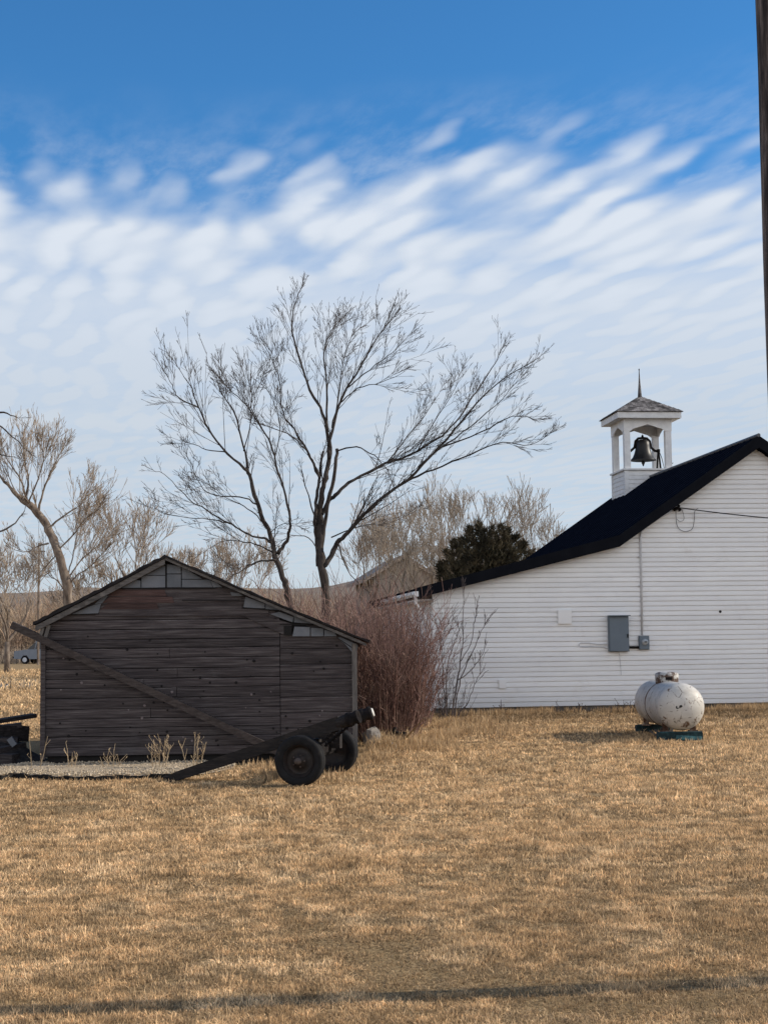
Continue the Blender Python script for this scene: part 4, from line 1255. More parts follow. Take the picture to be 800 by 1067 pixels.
far_specs = [
    # px, base depth, top y, spread, seed, trunk radius, twig material, label
    (153, 70, 503, .95, 3, .20, 'twig_tan', 'bare forked tree rising behind the peak of the shed roof'),
    (208, 78, 555, 1.1, 8, .15, 'twig_tan', 'hazy low bare tree behind the right slope of the shed roof'),
    (432, 55, 520, 1.05, 14, .16, 'twig_pale', 'pale-barked bare tree just left of the evergreen'),
    (392, 64, 510, 1.1, 21, .15, 'twig_tan', 'thin bare tree standing under the long limb of the tall dark tree'),
    (503, 66, 484, 1.0, 34, .17, 'twig_pale', 'straw-coloured bare tree rising right behind the evergreen'),
    (546, 78, 506, 1.0, 40, .15, 'twig_pale', 'small pale bare tree between the evergreen and the black roof'),
    (470, 74, 500, 1.05, 52, .16, 'twig_pale', 'bare tree left behind the evergreen top'),
    (252, 82, 548, 1.1, 61, .16, 'twig_tan', 'hazy bare tree behind the leaning dark tree'),
    (8, 100, 552, 1.2, 72, .2, 'twig_tan', 'hazy bare tree at the left edge under the cottonwood'),
    (112, 92, 570, 1.1, 77, .18, 'twig_tan', 'low bare tree between cottonwood and shed peak'),
    (452, 58, 512, 1.1, 131, .14, 'twig_tan', 'bare tree with crossing twigs just left behind the evergreen'),
    (584, 120, 535, 1.0, 93, .18, 'twig_tan', 'faint distant tree top just above the black roof slope'),
]
for (px, Y, ty, spr, sdd, r0, tm, lb) in far_specs:
    b = at(px, 690, Y); b.z = 0
    H = at(px, ty, Y).z
    rg = random.Random(sdd)
    Pf = dict(PT); Pf.update(rmin=.00017 * Y, tint=1.0)
    cell = {}
    def bld(w, t, b=b, H=H, spr=spr, rg=rg, Pf=Pf, r0=r0):
        grow(w, t, b, H, spr, rg, Pf, r0 * 1.25, 6, .24)
        mz = max(v[2] for v in t.v); s = H / mz
        for mb in (w, t): mb.v = [((v[0] - b.x) * s + b.x, (v[1] - b.y) * s + b.y, v[2] * s) for v in mb.v]
    make_tree('bare_tree', lb, b, bld, M['bark_tan'], M[tm], 'bare trees beyond the buildings')


def tree_E(w, t):
    rg = random.Random(101)
    P = dict(PT); P.update(n=(4, 3, 2))
    def l(pix, r0, r1, dens, yz=0, t0=.2, tl=(.4, .9)): limb(w, t, pix, r0, r1, 34.0, rg, P, dens, yz, t0, tl)
    l([(-110, 760), (-105, 640), (-95, 560), (-80, 500)], .22, .12, .3, 0, .7)
    l([(-80, 500), (-55, 455), (-20, 432), (4, 430), (18, 435)], .06, .008, .5, 0, .2)
    l([(-80, 505), (-50, 460), (-15, 440), (8, 450), (27, 468)], .05, .008, .6, .5, .2)
    l([(-85, 520), (-50, 500), (-20, 475), (14, 476)], .05, .008, .8, -.5, .2)
    l([(-90, 545), (-50, 550), (-10, 555), (12, 548), (26, 532)], .05, .01, .8, .5, .2)


b = at(-110, 760, 34.0); b.z = 0
make_tree('bare_tree', 'bare dark tree just outside the left edge, its twig tips reaching into the sky', b, tree_E, M['bark_dark'], M['twig_dark'])

# evergreen behind the lean-to
JY = 52.0
b = at(505, 690, JY); b.z = 0
ju = thing('juniper_tree', 'dark bushy evergreen juniper rising above the low black roof', 'tree', b)
k = MB(); rg = random.Random(4)
k.tube([(0, 0, 0), (.1, 0, 1.8), (0, .1, 3.2)], [.2, .15, .06], 8); k.build('trunk', M['bark_dark'], ju)
k = MB()
plumes = ((466, 574, .55), (474, 566, .6), (482, 560, .62), (491, 550, .6), (498, 546, .55), (506, 551, .6), (514, 549, .5), (522, 547, .6), (530, 553, .6), (538, 556, .55), (545, 563, .5), (551, 574, .45), (460, 585, .5), (486, 570, .7), (503, 563, .75), (520, 565, .7), (534, 570, .65), (495, 580, .8), (515, 582, .8))
for px, py, rr in plumes:
    tip_ = at(px + rg.uniform(-2, 2), py + rg.uniform(-2, 3), JY + rg.uniform(-.9, .9)) - b
    root = Vector((tip_.x * .55, tip_.y * .7, 1.0)); axis = tip_ - root; ln_ = axis.length; ad = axis.normalized(); u = ad.orthogonal().normalized(); w2_ = ad.cross(u)
    for c in range(300):
        t = .15 + .85 * rg.random() ** .8; a_ = rg.random() * 2 * PI
        prof_ = min(1, (1 - t) / .55) ** .75 * min(1, t / .3)
        r_ = rr * prof_ * (.25 + .85 * rg.random() ** .6)
        o_ = u * math.cos(a_) + w2_ * math.sin(a_)
        p = root + axis * t + o_ * r_
        out_ = (o_ * .8 + ad * .9 + rvec(rg) * .45).normalized()
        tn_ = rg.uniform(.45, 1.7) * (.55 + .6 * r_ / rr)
        for s_ in range(6):
            d = (out_ + rvec(rg) * .55).normalized(); q = p + rvec(rg) * .07; l_ = rg.uniform(.09, .26); wv_ = d.cross(rvec(rg)).normalized() * rg.uniform(.014, .032)
            k.add([q - wv_, q + wv_, q + d * l_], [(0, 1, 2)], tn_ * rg.uniform(.8, 1.2))
k.build('crown', M['juniper'], ju)

# ------------------------------------------------------------------ red brush, saplings
def shrub(name, label, base, nst, rad, H, mtl, seed, rstem=.007, side=(5, 9), lean=.28, cat='shrub', group=None, tint=(.45, 1.6), nup=.15):
    rg = random.Random(seed); t = MB(); w = MB()
    for i in range(nst):
        a = rg.random() * 2 * PI; rr = rad * math.sqrt(rg.random())
        p = Vector((rr * math.cos(a), rr * math.sin(a) * .8, 0))
        out = Vector((math.cos(a), math.sin(a), 0)) * lean * (rr / rad) + rvec(rg) * .22
        d = (Vector((0, 0, 1)) + out * .7).normalized()
        h = H * rg.uniform(.5, 1.12) * (1 - .18 * (rr / rad))
        pts = [p.copy()]; rd_ = [rstem * 1.3]; q = p.copy(); dd = d.copy(); bd_ = rvec(rg) * .4
        for s_ in range(6):
            dd = (dd + bd_ / 6 + rvec(rg) * .10 + Vector((0, 0, nup / 3))).normalized(); q = q + dd * h / 6; pts.append(q.copy()); rd_.append(rstem * (1.3 - .9 * (s_ + 1) / 6))
        tn_ = rg.uniform(*tint) * (1.6 if rg.random() < .08 else 1)
        w.tube(pts, rd_, 3, False, tn_)
        for j in range(rg.randint(*side)):
            f = rg.uniform(.6, 5.9); i0 = int(f); pt = pts[i0].lerp(pts[i0 + 1], f - i0); dv = (pts[i0 + 1] - pts[i0]).normalized()
            sd2 = rvec(rg); sd2 = (sd2 - dv * sd2.dot(dv)).normalized(); an = R(rg.uniform(20, 60)); nd = dv * math.cos(an) + sd2 * math.sin(an) + Vector((0, 0, .2))
            ln = h * rg.uniform(.12, .3); m_ = pt + nd.normalized() * ln * .5 + rvec(rg) * ln * .08
            t.tube([pt, m_, m_ + (nd.normalized() + rvec(rg) * .3) * ln * .5], [rstem * .75, rstem * .55, rstem * .35], 3, False, tn_ * rg.uniform(.85, 1.25))
    w.v += t.v; off = len(w.t); w.f += [[i + off for i in f] for f in t.f]; w.t += t.t; w.m += t.m
    o = w.build(name, mtl, None, False, base)
    return tag(o, label, cat, group)


for (px, Y, topy, rr, nst, sdd, lb) in (
    (352, 29.0, 606, 1.15, 340, 1, 'tall red-stemmed brush just behind the right end of the shed'),
    (395, 27.5, 612, .72, 330, 2, 'dense reddish brush between the shed and the white lean-to corner'),
    (419, 31.5, 622, .62, 210, 3, 'dark reddish brush under the white gutter'),
    (318, 32.0, 608, 1.1, 260, 4, 'red-brown brush top showing above the low end of the shed roof'),
    (378, 33.5, 600, 1.2, 330, 5, 'farthest reddish brush below the bare trees beside the lean-to'),
):
    b = at(px, 760, Y); b.z = 0
    shrub('brush', lb, b, int(nst * .78), rr, at(px, topy, Y).z * .98, M['twig_red'], sdd, .0075, group='red brush between the buildings')

PS = dict(PT); PS.update(max=3, n=(4, 3, 2), rmin=.005, ang=(16, 34), up=.15, jit=.06)
def sapling(seed, Y, stems):
    def f(w, t):
        rg = random.Random(seed)
        for pix, r0 in stems: limb(w, t, pix, r0, .006, Y, rg, PS, 3.0, rg.uniform(-.3, .3), .3, (.3, .75))
    return f
b = at(468, 757, 35.0); b.z = 0
make_tree('sapling', 'bare many-stemmed dark sapling standing against the white siding by the corner', b, sapling(3, 35.0, [
    ([(470, 757), (474, 720), (479, 690), (482, 660), (483, 622)], .025), ([(472, 750), (478, 715), (487, 690), (497, 668), (505, 650)], .02),
    ([(466, 755), (465, 720), (467, 690), (474, 668), (478, 655)], .018), ([(476, 710), (488, 700), (498, 690), (504, 678)], .014), ([(468, 757), (462, 715), (460, 680), (456, 655)], .016),
    ([(470, 755), (485, 735), (494, 715), (500, 700)], .014), ([(463, 757), (456, 725), (452, 690), (462, 660), (468, 645)], .015), ([(479, 690), (490, 672), (493, 655), (496, 640)], .012)]), M['twig_grey'], M['twig_grey'])
b = at(462, 756, 34.6); b.z = 0
shrub('brush', 'low grey twiggy brush at the foot of the white corner', b, 40, .55, 1.1, M['twig_grey'], 31, .006, (4, 7), .6, group=None)

# far dry thicket: one mass of twigs on the left, beyond the road
def thicket(name, label, x0p, x1p, Y0, Y1, n, hmin, hmax, seed, mtl):
    rg = random.Random(seed); k = MB()
    for i in range(n):
        Y = rg.uniform(Y0, Y1); px = rg.uniform(x0p, x1p); p = at(px, 690, Y); p.z = 0
        h = rg.uniform(hmin, hmax); r = .00028 * Y
        tn_ = rg.uniform(.6, 1.3)
        for s_ in range(7):
            d = (Vector((rg.uniform(-.45, .45), rg.uniform(-.3, .3), 1))).normalized(); q = p + Vector((rg.uniform(-1, 1), 0, 0)); hh = h * rg.uniform(.5, 1)
            mid_ = q + d * hh * .5; e = mid_ + (d + rvec(rg) * .35).normalized() * hh * .5
            k.tube([q, mid_, e], [r, r * .8, r * .4], 3, False, tn_)
            for j in range(5):
                st = q.lerp(e, rg.uniform(.3, .95)); k.tube([st, st + (d + rvec(rg) * .8).normalized() * hh * rg.uniform(.1, .25)], [r * .6, r * .3], 3, False, tn_ * rg.uniform(.8, 1.3))
    return tag(k.build(name, mtl), label, 'brush', None, 'stuff')
thicket('thicket', 'tan mass of bare brush below the hill', -120, 330, 186, 260, 760, 5.0, 11.5, 9, M['thicket'])
thicket('thicket', 'hazy mass of bare brush behind the houses', 330, 620, 150, 230, 330, 4.0, 8.0, 10, M['thicket'])
thicket('low_brush', 'low grey brush along the near edge of the far field', -60, 60, 150, 176, 90, .8, 2.2, 19, M['twig_tan'])

# ------------------------------------------------------------------ far house between the trees
FY = 92.0
fo = at(395, 690, FY); fo.z = 0
fh = thing('far_house', 'tan gabled house half hidden behind the bare trees and red brush', 'house', fo, R(8))
w_ = at(450, 600, FY).x - fo.x
pk = at(421, 581, FY); px_ = pk.x - fo.x; zl = at(400, 600, FY).z
k = MB(); k.prism([(-.3, 0), (w_, 0), (w_, zl), (px_, pk.z - .15), (-.3, zl)], 0, 9); k.build('wall', M['stucco'], fh)
k = MB()
for a, b in (((-.9, zl - .4), (px_, pk.z)), ((px_, pk.z), (w_ + .6, zl - .4))): k.prism([(a[0], a[1]), (b[0], b[1]), (b[0], b[1] + .22), (a[0], a[1] + .22)], -.4, 9.4)
k.build('roof', M['brown_roof'], fh)

# ------------------------------------------------------------------ parked van on the far left
VY = 150.0
vo = at(20, 686, VY); vo.z = 0
van = thing('parked_suv', 'silver-blue sport utility vehicle parked before the far brush, partly behind the shed', 'vehicle', vo, R(-14)); van.scale = (1.12,) * 3
k = MB()
prof = [(0, .45), (0, 1.05), (.1, 1.15), (1.35, 1.28), (4.75, 1.3), (4.85, 1.0), (4.85, .45), (4.3, .42), (4.05, .75), (3.7, .75), (3.45, .42), (1.5, .42), (1.25, .75), (.9, .75), (.65, .42)]
k.prism(prof, -.92, .92); k.build('body', M['car_paint'], van)
k = MB(); k.prism([(1.25, 1.28), (1.95, 1.86), (2.2, 1.92), (4.45, 1.92), (4.75, 1.31)], -.82, .82); cb_ = k.build('cabin', M['car_glass'], van)
k = MB(); k.prism([(1.9, 1.90), (4.5, 1.92), (4.45, 2.02), (2.1, 2.0)], -.84, .84); k.build('roof_panel', M['car_paint'], cb_)
for x in (2.05, 3.0, 4.0):
    k = MB(); k.beam((x - .05, -.835, 1.3), (x + (.12 if x < 2.5 else 0), -.835, 1.9), .03, .09); k.build('pillar', M['car_paint'], cb_)
for x in (1.07, 3.88):
    for y in (-.85, .85):
        k = MB(); k.lathe([(.0, -.1), (.2, -.11), (.36, -.1), (.37, 0), (.36, .1), (.2, .11), (0, .1)], (x, y, .36), (0, 1, 0), 20); wl = k.build('wheel', M['tyre'], van)
        k = MB(); k.lathe([(0, .125), (.2, .12), (.22, .105)], (x, y, .36), (0, 1 if y > 0 else -1, 0), 16); k.build('rim', M['conduit'], wl)
for y in (-.68, .68):
    k = MB(); k.box((-.012, y, .92), (.05, .34, .17)); k.build('headlight', M['lamp_m'], van)
k = MB(); k.box((-.015, 0, .9), (.04, .9, .2)); k.build('grille', M['black_mark'], van)
k = MB(); k.box((-.05, 0, .58), (.14, 1.8, .16)); k.build('bumper', M['dark_metal'], van)

# ------------------------------------------------------------------ lumber heap by the shed's left corner
lum = [
    # centre px, py, Y, length, w, h, yaw, pitch, roll label
    ((-6, 752, 23.9), 1.3, .35, .06, R(25), R(-7), 'wide dark board lying on top of the heap left of the shed'),
    ((-18, 760, 23.4), 1.2, .3, .07, R(15), R(-5), 'dark board second from the top of the heap left of the shed'),
    ((10, 764, 23.5), .5, .36, .24, R(40), R(4), 'squat charred timber block at the right of the heap'),
    ((-12, 776, 23.2), .9, .4, .25, R(10), R(3), 'dark timber in the middle of the heap at the left edge'),
    ((8, 782, 23.0), .6, .22, .16, R(60), R(-6), 'broken dark timber at the foot of the heap'),
    ((-12, 790, 22.8), .9, .3, .16, R(-10), R(2), 'dark timber lowest in the heap at the left edge'),
]
for (c, ln, w, h, yaw, pit, lb) in lum:
    k = MB(); rot = Matrix.Rotation(yaw, 3, 'Z') @ Matrix.Rotation(pit, 3, 'Y')
    p = at(*c); p.z = max(p.z, h / 2 + .01)
    k.box(p, (ln, w, h), rot, rnd.uniform(.35, .7))
    tag(recenter(k.build('timber', M['wood'])), lb, 'timber', 'timbers heaped beside the shed')
k = MB(); p = at(13, 773, 22.95); k.box(p, (.09, .05, .14), Matrix.Rotation(R(-35), 3, 'Y'))
tag(recenter(k.build('wood_offcut', M['slate'])), 'small pale offcut stuck in the dark heap left of the shed', 'offcut')
hp_ = MB()
hc = at(-8, 788, 23.2); hc.z = 0
nh = 22
for j in range(nh + 1):
    for i in range(nh + 1):
        u, v_ = i / nh * 2 - 1, j / nh * 2 - 1; r_ = math.hypot(u, v_)
        z = max(0, 1 - r_) * .5 + (.08 * mnoise.noise(Vector((u * 5, v_ * 5, 0))) + .05 * mnoise.noise(Vector((u * 14, v_ * 14, 2)))) * (1 - min(1, r_))
        hp_.v.append((u * .95, v_ * .7, z - .01)); hp_.t.append(1.0)
hp_.f = [[j * (nh + 1) + i, j * (nh + 1) + i + 1, (j + 1) * (nh + 1) + i + 1, (j + 1) * (nh + 1) + i] for j in range(nh) for i in range(nh)]
tag(hp_.build('rubble_heap', mat('dark_rubble', [(.008, .008, .009), (.022, .02, .02), (.06, .055, .05)], 9, rough=.95, bump=.8), None, False, hc), 'low dark heap of earth and rubble under the timbers', 'heap')

# ------------------------------------------------------------------ gravel strip, its black edging, stones
gs = MB()
fr = [(-14, 812), (0, 811), (14, 808.5), (30, 809.5), (60, 811.5), (90, 812), (120, 811), (150, 810), (175, 810), (200, 809.5), (225, 806), (245, 801)]
bk = [(-14, 803), (0, 801), (14, 800), (30, 797.5), (60, 796.5), (90, 796), (120, 795.5), (150, 795), (175, 794.5), (200, 794), (225, 794), (245, 794)]
fw_ = [on_ground(*p) for p in fr]; bw_ = [on_ground(*p) for p in bk]
n = len(fw_); NS = 5
fs_ = [p.copy() for p in fw_]
for i in range(n):
    for s in range(NS + 1):
        p = fw_[i].lerp(bw_[i], s / NS); p.z = .012 + .045 * math.sin(PI * (s + .35) / (NS + .7)) * (1 if i < n - 1 else .3)
        gs.v.append(tuple(p)); gs.t.append(1.0)
gs.f = [[i * (NS + 1) + s, (i + 1) * (NS + 1) + s, (i + 1) * (NS + 1) + s + 1, i * (NS + 1) + s + 1] for i in range(n - 1) for s in range(NS)]
tag(gs.build('gravel_strip', M['gravelm']), kind='structure')
pe = MB(); rg = random.Random(12)
for i in range(5200):
    t = rg.random() * (n - 1.02); a = int(t); p = fw_[a].lerp(fw_[a + 1], t - a).lerp(bw_[a].lerp(bw_[a + 1], t - a), rg.random()); r = rg.uniform(.010, .024)
    c = Vector((p.x, p.y, .035 + rg.random() * .022)); tn_ = rg.uniform(.55, 1.35)
    vs = [c + Vector((r * rg.uniform(.7, 1.2), 0, 0)), c + Vector((0, r * rg.uniform(.7, 1.2), 0)), c - Vector((r * rg.uniform(.7, 1.2), 0, 0)), c - Vector((0, r * rg.uniform(.7, 1.2), 0)), c + Vector((0, 0, r * .8)), c - Vector((0, 0, r))]
    pe.add(vs, [(0, 1, 4), (1, 2, 4), (2, 3, 4), (3, 0, 4), (1, 0, 5), (2, 1, 5), (3, 2, 5), (0, 3, 5)], tn_)
tag(pe.build('gravel', M['gravelm']), 'pale gravel pebbles spread before the shed', 'gravel', None, 'stuff')
ed = MB()
e_pts = [on_ground(px, py) for px, py in ((-14, 814.5), (0, 813.5), (14, 810.8), (30, 811.8), (60, 813.8), (90, 814.5), (120, 813.5), (150, 812.5), (178, 812.5))]
for i in range(len(e_pts) - 1):
    a, b = e_pts[i], e_pts[i + 1]
    for s in range(4):
        p = a.lerp(b, s / 4); q = a.lerp(b, (s + 1) / 4); h = .05 + .03 * rg.random(); h2 = .05 + .03 * rg.random()
        ed.beam((p.x, p.y, h / 2), (q.x, q.y, h2 / 2), .05, h, rg.uniform(.6, 1.2))
tag(recenter(ed.build('edging_strip', M['fabric_m'])), 'ragged black edging along the front of the gravel', 'edging')


def stone(px, py, s, lb, seed, zs=.7):
    rg = random.Random(seed); k = MB(); p = on_ground(px, py)
    nu, nv = 12, 8
    for j in range(nv + 1):
        for i in range(nu):
            a, b2 = 2 * PI * i / nu, PI * j / nv - PI / 2; d = Vector((math.cos(a) * math.cos(b2), math.sin(a) * math.cos(b2), math.sin(b2)))
            r = s * (1 + .35 * mnoise.noise(d * 1.6 + Vector((seed, 0, 0)))); k.v.append((p.x + d.x * r * 1.25, p.y + d.y * r, max(0, s * zs * .6 + d.z * r * zs))); k.t.append(1.0)
    k.f = [[j * nu + i, j * nu + (i + 1) % nu, (j + 1) * nu + (i + 1) % nu, (j + 1) * nu + i] for j in range(nv) for i in range(nu)]; k.m = [0] * len(k.f)
    tag(recenter(k.build('stone', M['stone'])), lb, 'stone')
stone(387, 777, .15, 'grey upright stone leaning at the right corner of the shed', 3, 1.3)
stone(397, 780, .10, 'pale flat stone lying right of the shed corner', 5, .5)
stone(407, 781, .09, 'small dark stone at the edge of the brush', 8, .8)
stone(197, 793, .05, 'small white stone at the foot of the dry weed beside the drawbar', 9, 1.0)
k = MB(); a = at(442, 748, 24.4); b = on_ground(417, 775); k.tube([b, b.lerp(a, .5) + Vector((.03, 0, .03)), a], [.018, .014, .008], 6)
tag(recenter(k.build('stick', M['stalk'])), 'pale bare stick leaning out of the grass before the red brush', 'stick')
k = MB(); p = on_ground(413, 776); k.box((p.x, p.y, .12), (.22, .18, .22), Matrix.Rotation(.4, 3, 'Y'), .4); k.tube([(p.x - .1, p.y, .05), (p.x - .02, p.y, .3)], .03, 6, True, .4); k.tube([(p.x + .1, p.y, .02), (p.x + .14, p.y, .22)], .03, 6, True, .4)
tag(recenter(k.build('stump', M['black_beam'])), 'small charred stump in the dry grass right of the shed corner', 'stump')

# ------------------------------------------------------------------ dry weeds along the gravel and the wall
def weed(px, py, Y, stems, lb, seed, bushy=4, mtl='stalk', r=.008):
    rg = random.Random(seed); k = MB(); p = at(px, py, Y); p.z = .0
    for (dx, h, ln) in stems:
        q = Vector((p.x + dx, p.y + rg.uniform(-.05, .05), 0)); d = Vector((ln, rg.uniform(-.1, .1), 1)).normalized()
        pts = [q]; 
        for i in range(4): pts.append(pts[-1] + (d + rvec(rg) * .06) * h / 4)
        k.tube(pts, [r, r * .9, r * .8, r * .7, r * .4], 4, False, rg.uniform(.75, 1.2))
        for j in range(bushy):
            s_ = q.lerp(pts[-1], rg.uniform(.25, .95)); e = s_ + (d + rvec(rg) * .75).normalized() * rg.uniform(.05, .16); k.tube([s_, e], [r * .5, r * .3], 3, False, rg.uniform(.7, 1.3))
            k.tube([e, e + rvec(rg) * .02 + Vector((0, 0, .02))], [r * .9, r * .4], 3, False, rg.uniform(.7, 1.2))
    return tag(recenter(k.build('dry_weed', M[mtl])), lb, 'weed', 'dry weeds')
weed(34, 800, 21.6, [(0, .46, -.1)], 'single pale stalk nearest the left corner of the shed, left of a slanting one', 1, 2)
weed(40, 800, 21.6, [(0, .52, .22)], 'pale stalk slanting right across the left corner of the shed', 2, 2)
weed(75, 800, 21.6, [(-.03, .32, -.1), (0, .26, 0), (.04, .2, .2)], 'short dry weed a little right of the shed corner stalks', 3, 4)
weed(117, 799, 21.6, [(-.08, .14, -.5), (-.03, .2, -.3), (.02, .3, .05), (.06, .16, .4)], 'low dry tuft in the gravel before the middle of the shed', 4, 4)
weed(166, 800, 21.4, [(-.08, .3, -.1), (-.04, .4, -.05), (0, .43, .0), (.04, .46, .05), (.08, .34, .2)], 'bushy dry weed with a feathery head left of the cart drawbar', 5, 12)
weed(203, 799, 21.2, [(-.1, .38, -.28), (-.02, .55, .02), (.02, .48, .06), (.05, .35, .3), (0, .3, .15)], 'tallest dry weed, rising just over the cart drawbar', 6, 7)
weed(580, 746, 36.0, [(0, .35, .0), (.03, .2, .2)], 'thin dark weed alone against the white wall below the vent', 7, 2, 'twig_grey')
weed(645, 746, 36.0, [(-.2, .2, -.1), (-.05, .28, .1), (.1, .24, .1), (.25, .3, .1), (.32, .22, .3)], 'row of small dark stems by the white wall left of the tank', 8, 3, 'twig_grey', .012)
weed(522, 748, 36.0, [(0, .38, .0), (-.05, .2, -.4), (.07, .15, .5)], 'short dark weed against the wall below the outlet', 9, 3, 'twig_grey', .014)
weed(602, 747, 36.0, [(0, .22, .2), (-.06, .14, -.5), (.06, .14, .5)], 'small dark clump at the wall foot left of the row of stems', 10, 3, 'twig_grey', .02)

# ------------------------------------------------------------------ grass
rs = np.random.RandomState(3)


def blades(X, Y, Hh, W, tint, lean=1.0):
    n = len(X)
    a = rs.rand(n) * 2 * np.pi
    la = rs.rand(n) * 2 * np.pi
    lm = Hh * lean * rs.rand(n)
    wx, wy = np.cos(a) * W / 2, np.sin(a) * W / 2
    v = np.zeros((n, 5, 3), np.float32)
    mx_, my_ = X + np.cos(la) * lm * .35, Y + np.sin(la) * lm * .35
    v[:, 0] = np.stack([X - wx, Y - wy, np.full(n, -.002)], 1); v[:, 1] = np.stack([X + wx, Y + wy, np.full(n, -.002)], 1)
    v[:, 2] = np.stack([mx_ + wx * .8, my_ + wy * .8, Hh * .6], 1); v[:, 3] = np.stack([mx_ - wx * .8, my_ - wy * .8, Hh * .6], 1)
    v[:, 4] = np.stack([X + np.cos(la) * lm, Y + np.sin(la) * lm, Hh], 1)
    t = np.repeat(tint[:, None], 5, 1).astype(np.float32)
    t[:, :2] *= .5  # ambient occlusion painted in: blade roots darkened
    return v, t


def grass_mesh(name, parts, m):
    V = np.concatenate([p[0] for p in parts]); T = np.concatenate([p[1] for p in parts])
    n = len(V)
    me = bpy.data.meshes.new(name)
    me.vertices.add(n * 5); me.vertices.foreach_set('co', V.reshape(-1))
    loops = (np.arange(n)[:, None] * 5 + np.array([0, 1, 2, 3, 3, 2, 4])[None]).astype(np.int32).reshape(-1)
    me.loops.add(n * 7); me.loops.foreach_set('vertex_index', loops)
    ls = (np.arange(n)[:, None] * 7 + np.array([0, 4])[None]).astype(np.int32).reshape(-1)
    me.polygons.add(n * 2); me.polygons.foreach_set('loop_start', ls)
    a = me.attributes.new('tint', 'FLOAT', 'POINT'); a.data.foreach_set('value', T.reshape(-1))
    me.materials.append(m); me.update(calc_edges=True)
    o = bpy.data.objects.new(name, me); col.objects.link(o); return o


gf = sorted([(p.x, p.y) for p in fw_]); gfx = np.array([p[0] for p in gf]); gfy = np.array([p[1] for p in gf])


def keep_mask(X, Y):
    k = np.ones(len(X), bool)
    # gravel and shed
    k &= ~((X > -7.0) & (X < SO.x + SWR + .1) & (Y > np.interp(X, gfx, gfy) - .02) & (Y < SY + SD + .3))
    k &= ~((X < -5.0) & (X > -7) & (Y > 22.3) & (Y < 24.3))
    # house
    lx = (X - HO.x) * hdx.x + (Y - HO.y) * hdx.y; ly = (X - HO.x) * hdy.x + (Y - HO.y) * hdy.y
    k &= ~((lx > -.0) & (lx < WR) & (ly > -.05) & (ly < DEPTH))
    k &= ~((Y > ya - .3) & (Y < yb + .6))
    return k


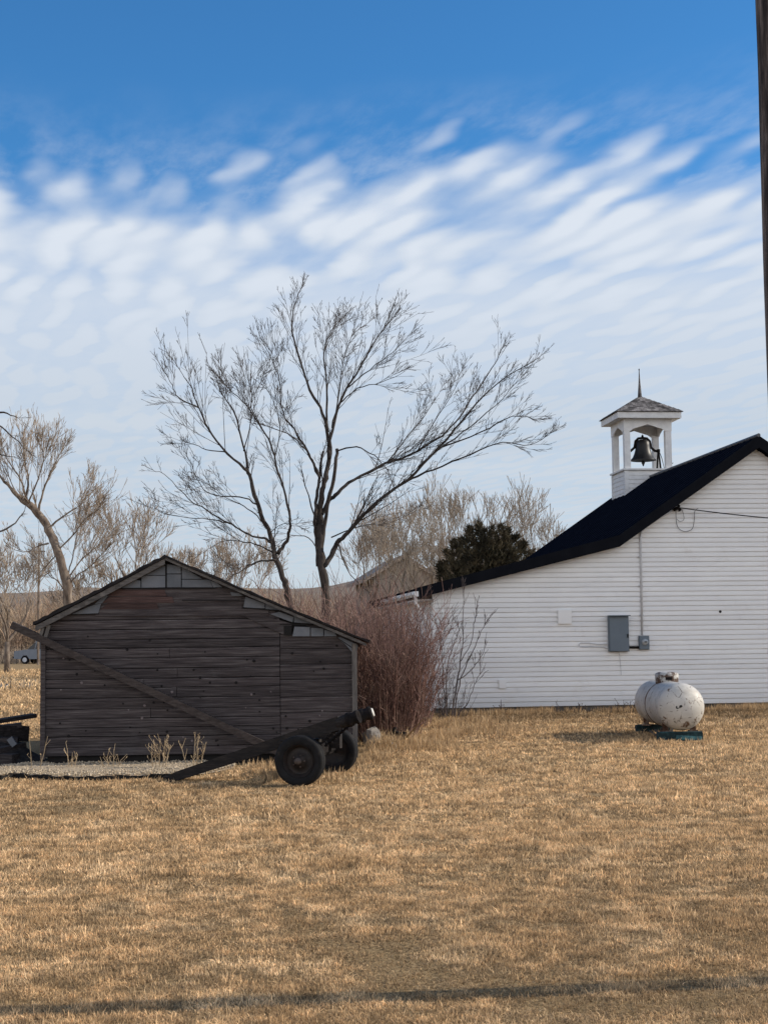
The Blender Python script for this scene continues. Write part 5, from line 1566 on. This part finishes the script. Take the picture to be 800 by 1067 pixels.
parts = []
for (d0, d1, dens, hh, ww) in ((5.5, 8, 11500, .022, .0036), (8, 11, 7600, .025, .0046), (11, 15, 4100, .030, .0064), (15, 20, 2100, .036, .009), (20, 27, 1050, .042, .0125), (27, 38, 520, .052, .018), (38, 60, 120, .09, .03), (60, 110, 22, .14, .06)):
    hw = .29 * d1 + 1.2
    n = int(dens * (d1 - d0) * 2 * hw)
    if d0 >= 38: n = n // 2
    X = rs.uniform(-hw, hw if d0 < 38 else -.02 * d1, n); Y = rs.uniform(d0, d1, n)
    c1 = vnoise(X, Y, 1.1, 1); c2 = .6 * vnoise(X, Y, 3.6, 2) + .4 * vnoise(X, Y, 16.0, 8); c3 = vnoise(X, Y, .33, 3); c4 = vnoise(X, Y, 9.0, 4)
    bare = vnoise(X, Y, .8, 6) * .6 + vnoise(X, Y, 2.6, 7) * .4
    # two worn dark patches right of centre
    for (px, py, sx, sy) in ((590, 965, .28, .16), (690, 962, .22, .12), (560, 968, .12, .2), (640, 955, .16, .14), (300, 955, .07, .25), (15, 905, .25, .12), (175, 915, .18, .1), (790, 1015, .2, .12)):
        q = on_ground(px, py); bare = np.maximum(bare, .95 * np.exp(-(((X - q.x) / sx) ** 2 + ((Y - q.y) / sy) ** 2)) + .1 * c2)
    pr = np.clip(-.05 + .72 * c2 + .80 * c4 + .22 * (c1 - .5), .04, 1) * np.clip((.9 - bare) / .2, .35, 1)
    k = keep_mask(X, Y) & (rs.rand(n) < pr)
    X, Y, c1, c2, c3, c4 = (q[k] for q in (X, Y, c1, c2, c3, c4))
    H = (1 + 1.1 * (rs.rand(k.sum()) < .06)) * hh * (1 - .35 * np.clip((bare[k] - .6) / .25, 0, 1)) * (.45 + .65 * c2 + .45 * rs.rand(len(X)) ** 2) * (.75 + .5 * c1)
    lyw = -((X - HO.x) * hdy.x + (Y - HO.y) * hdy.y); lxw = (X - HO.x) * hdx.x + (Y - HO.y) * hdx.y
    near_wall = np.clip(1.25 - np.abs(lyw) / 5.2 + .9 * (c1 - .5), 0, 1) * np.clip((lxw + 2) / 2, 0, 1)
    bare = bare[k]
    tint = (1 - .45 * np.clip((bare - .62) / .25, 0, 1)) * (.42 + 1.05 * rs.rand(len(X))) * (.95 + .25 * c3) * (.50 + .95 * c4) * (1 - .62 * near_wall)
    pale = rs.rand(len(X)) < .05
    tint = np.where(pale, tint * 1.5, tint)
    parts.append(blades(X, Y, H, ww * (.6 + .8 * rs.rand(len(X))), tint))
    # matted thatch: short blades lying almost flat
    m_ = rs.rand(len(X)) < .75
    Xm, Ym = X[m_] + rs.normal(0, .03, m_.sum()), Y[m_] + rs.normal(0, .03, m_.sum())
    km = keep_mask(Xm, Ym); Xm, Ym, tm_ = Xm[km], Ym[km], tint[m_][km]
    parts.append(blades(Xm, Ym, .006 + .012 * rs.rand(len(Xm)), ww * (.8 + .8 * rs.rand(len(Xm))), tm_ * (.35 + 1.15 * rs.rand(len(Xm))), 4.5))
go = grass_mesh('grass', parts, M['grass'])
tag(go, 'short dry tan lawn grass', 'grass', None, 'stuff')

# taller dead clumps: along the wall foot, around the brush, near the cart and timbers
parts = []
clumps = []
for _ in range(150): clumps.append((rs.uniform(0, 10.5), None, rs.uniform(.08, .2)))
def tall(X0, Y0, n, s, h, tn):
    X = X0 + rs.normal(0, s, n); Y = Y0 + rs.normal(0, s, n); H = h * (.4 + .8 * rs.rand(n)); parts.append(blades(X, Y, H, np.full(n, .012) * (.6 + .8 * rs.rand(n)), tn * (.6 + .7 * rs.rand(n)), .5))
for (lx, _, h) in clumps:
    p = HO + hdx * lx + hdy * -rs.uniform(.1, .9); tall(p.x, p.y, 45, .14, h, .55 + .3 * rs.rand())
for _ in range(60):
    px = rs.uniform(388, 470); q = on_ground(px, rs.uniform(768, 785)); tall(q.x, q.y, 40, .12, rs.uniform(.10, .28), .85)
for _ in range(40):
    px = rs.uniform(455, 540); q = on_ground(px, rs.uniform(752, 768)); tall(q.x, q.y, 40, .15, rs.uniform(.1, .26), .8)
for _ in range(26):
    q = on_ground(rs.uniform(655, 738), rs.uniform(769, 777)); tall(q.x, q.y, 26, .08, rs.uniform(.06, .14), .85)
for _ in range(40):
    q = on_ground(rs.uniform(255, 375), rs.uniform(797, 816)); tall(q.x, q.y, 30, .1, rs.uniform(.06, .14), .9)
for _ in range(22):
    q = on_ground(rs.uniform(378, 396), rs.uniform(786, 797)); tall(q.x, q.y, 26, .1, rs.uniform(.08, .2), .8)
tg = grass_mesh('tall_grass', parts, M['grass'])
tag(tg, 'taller dead grass along the wall foot and under the brush', 'grass', None, 'stuff')
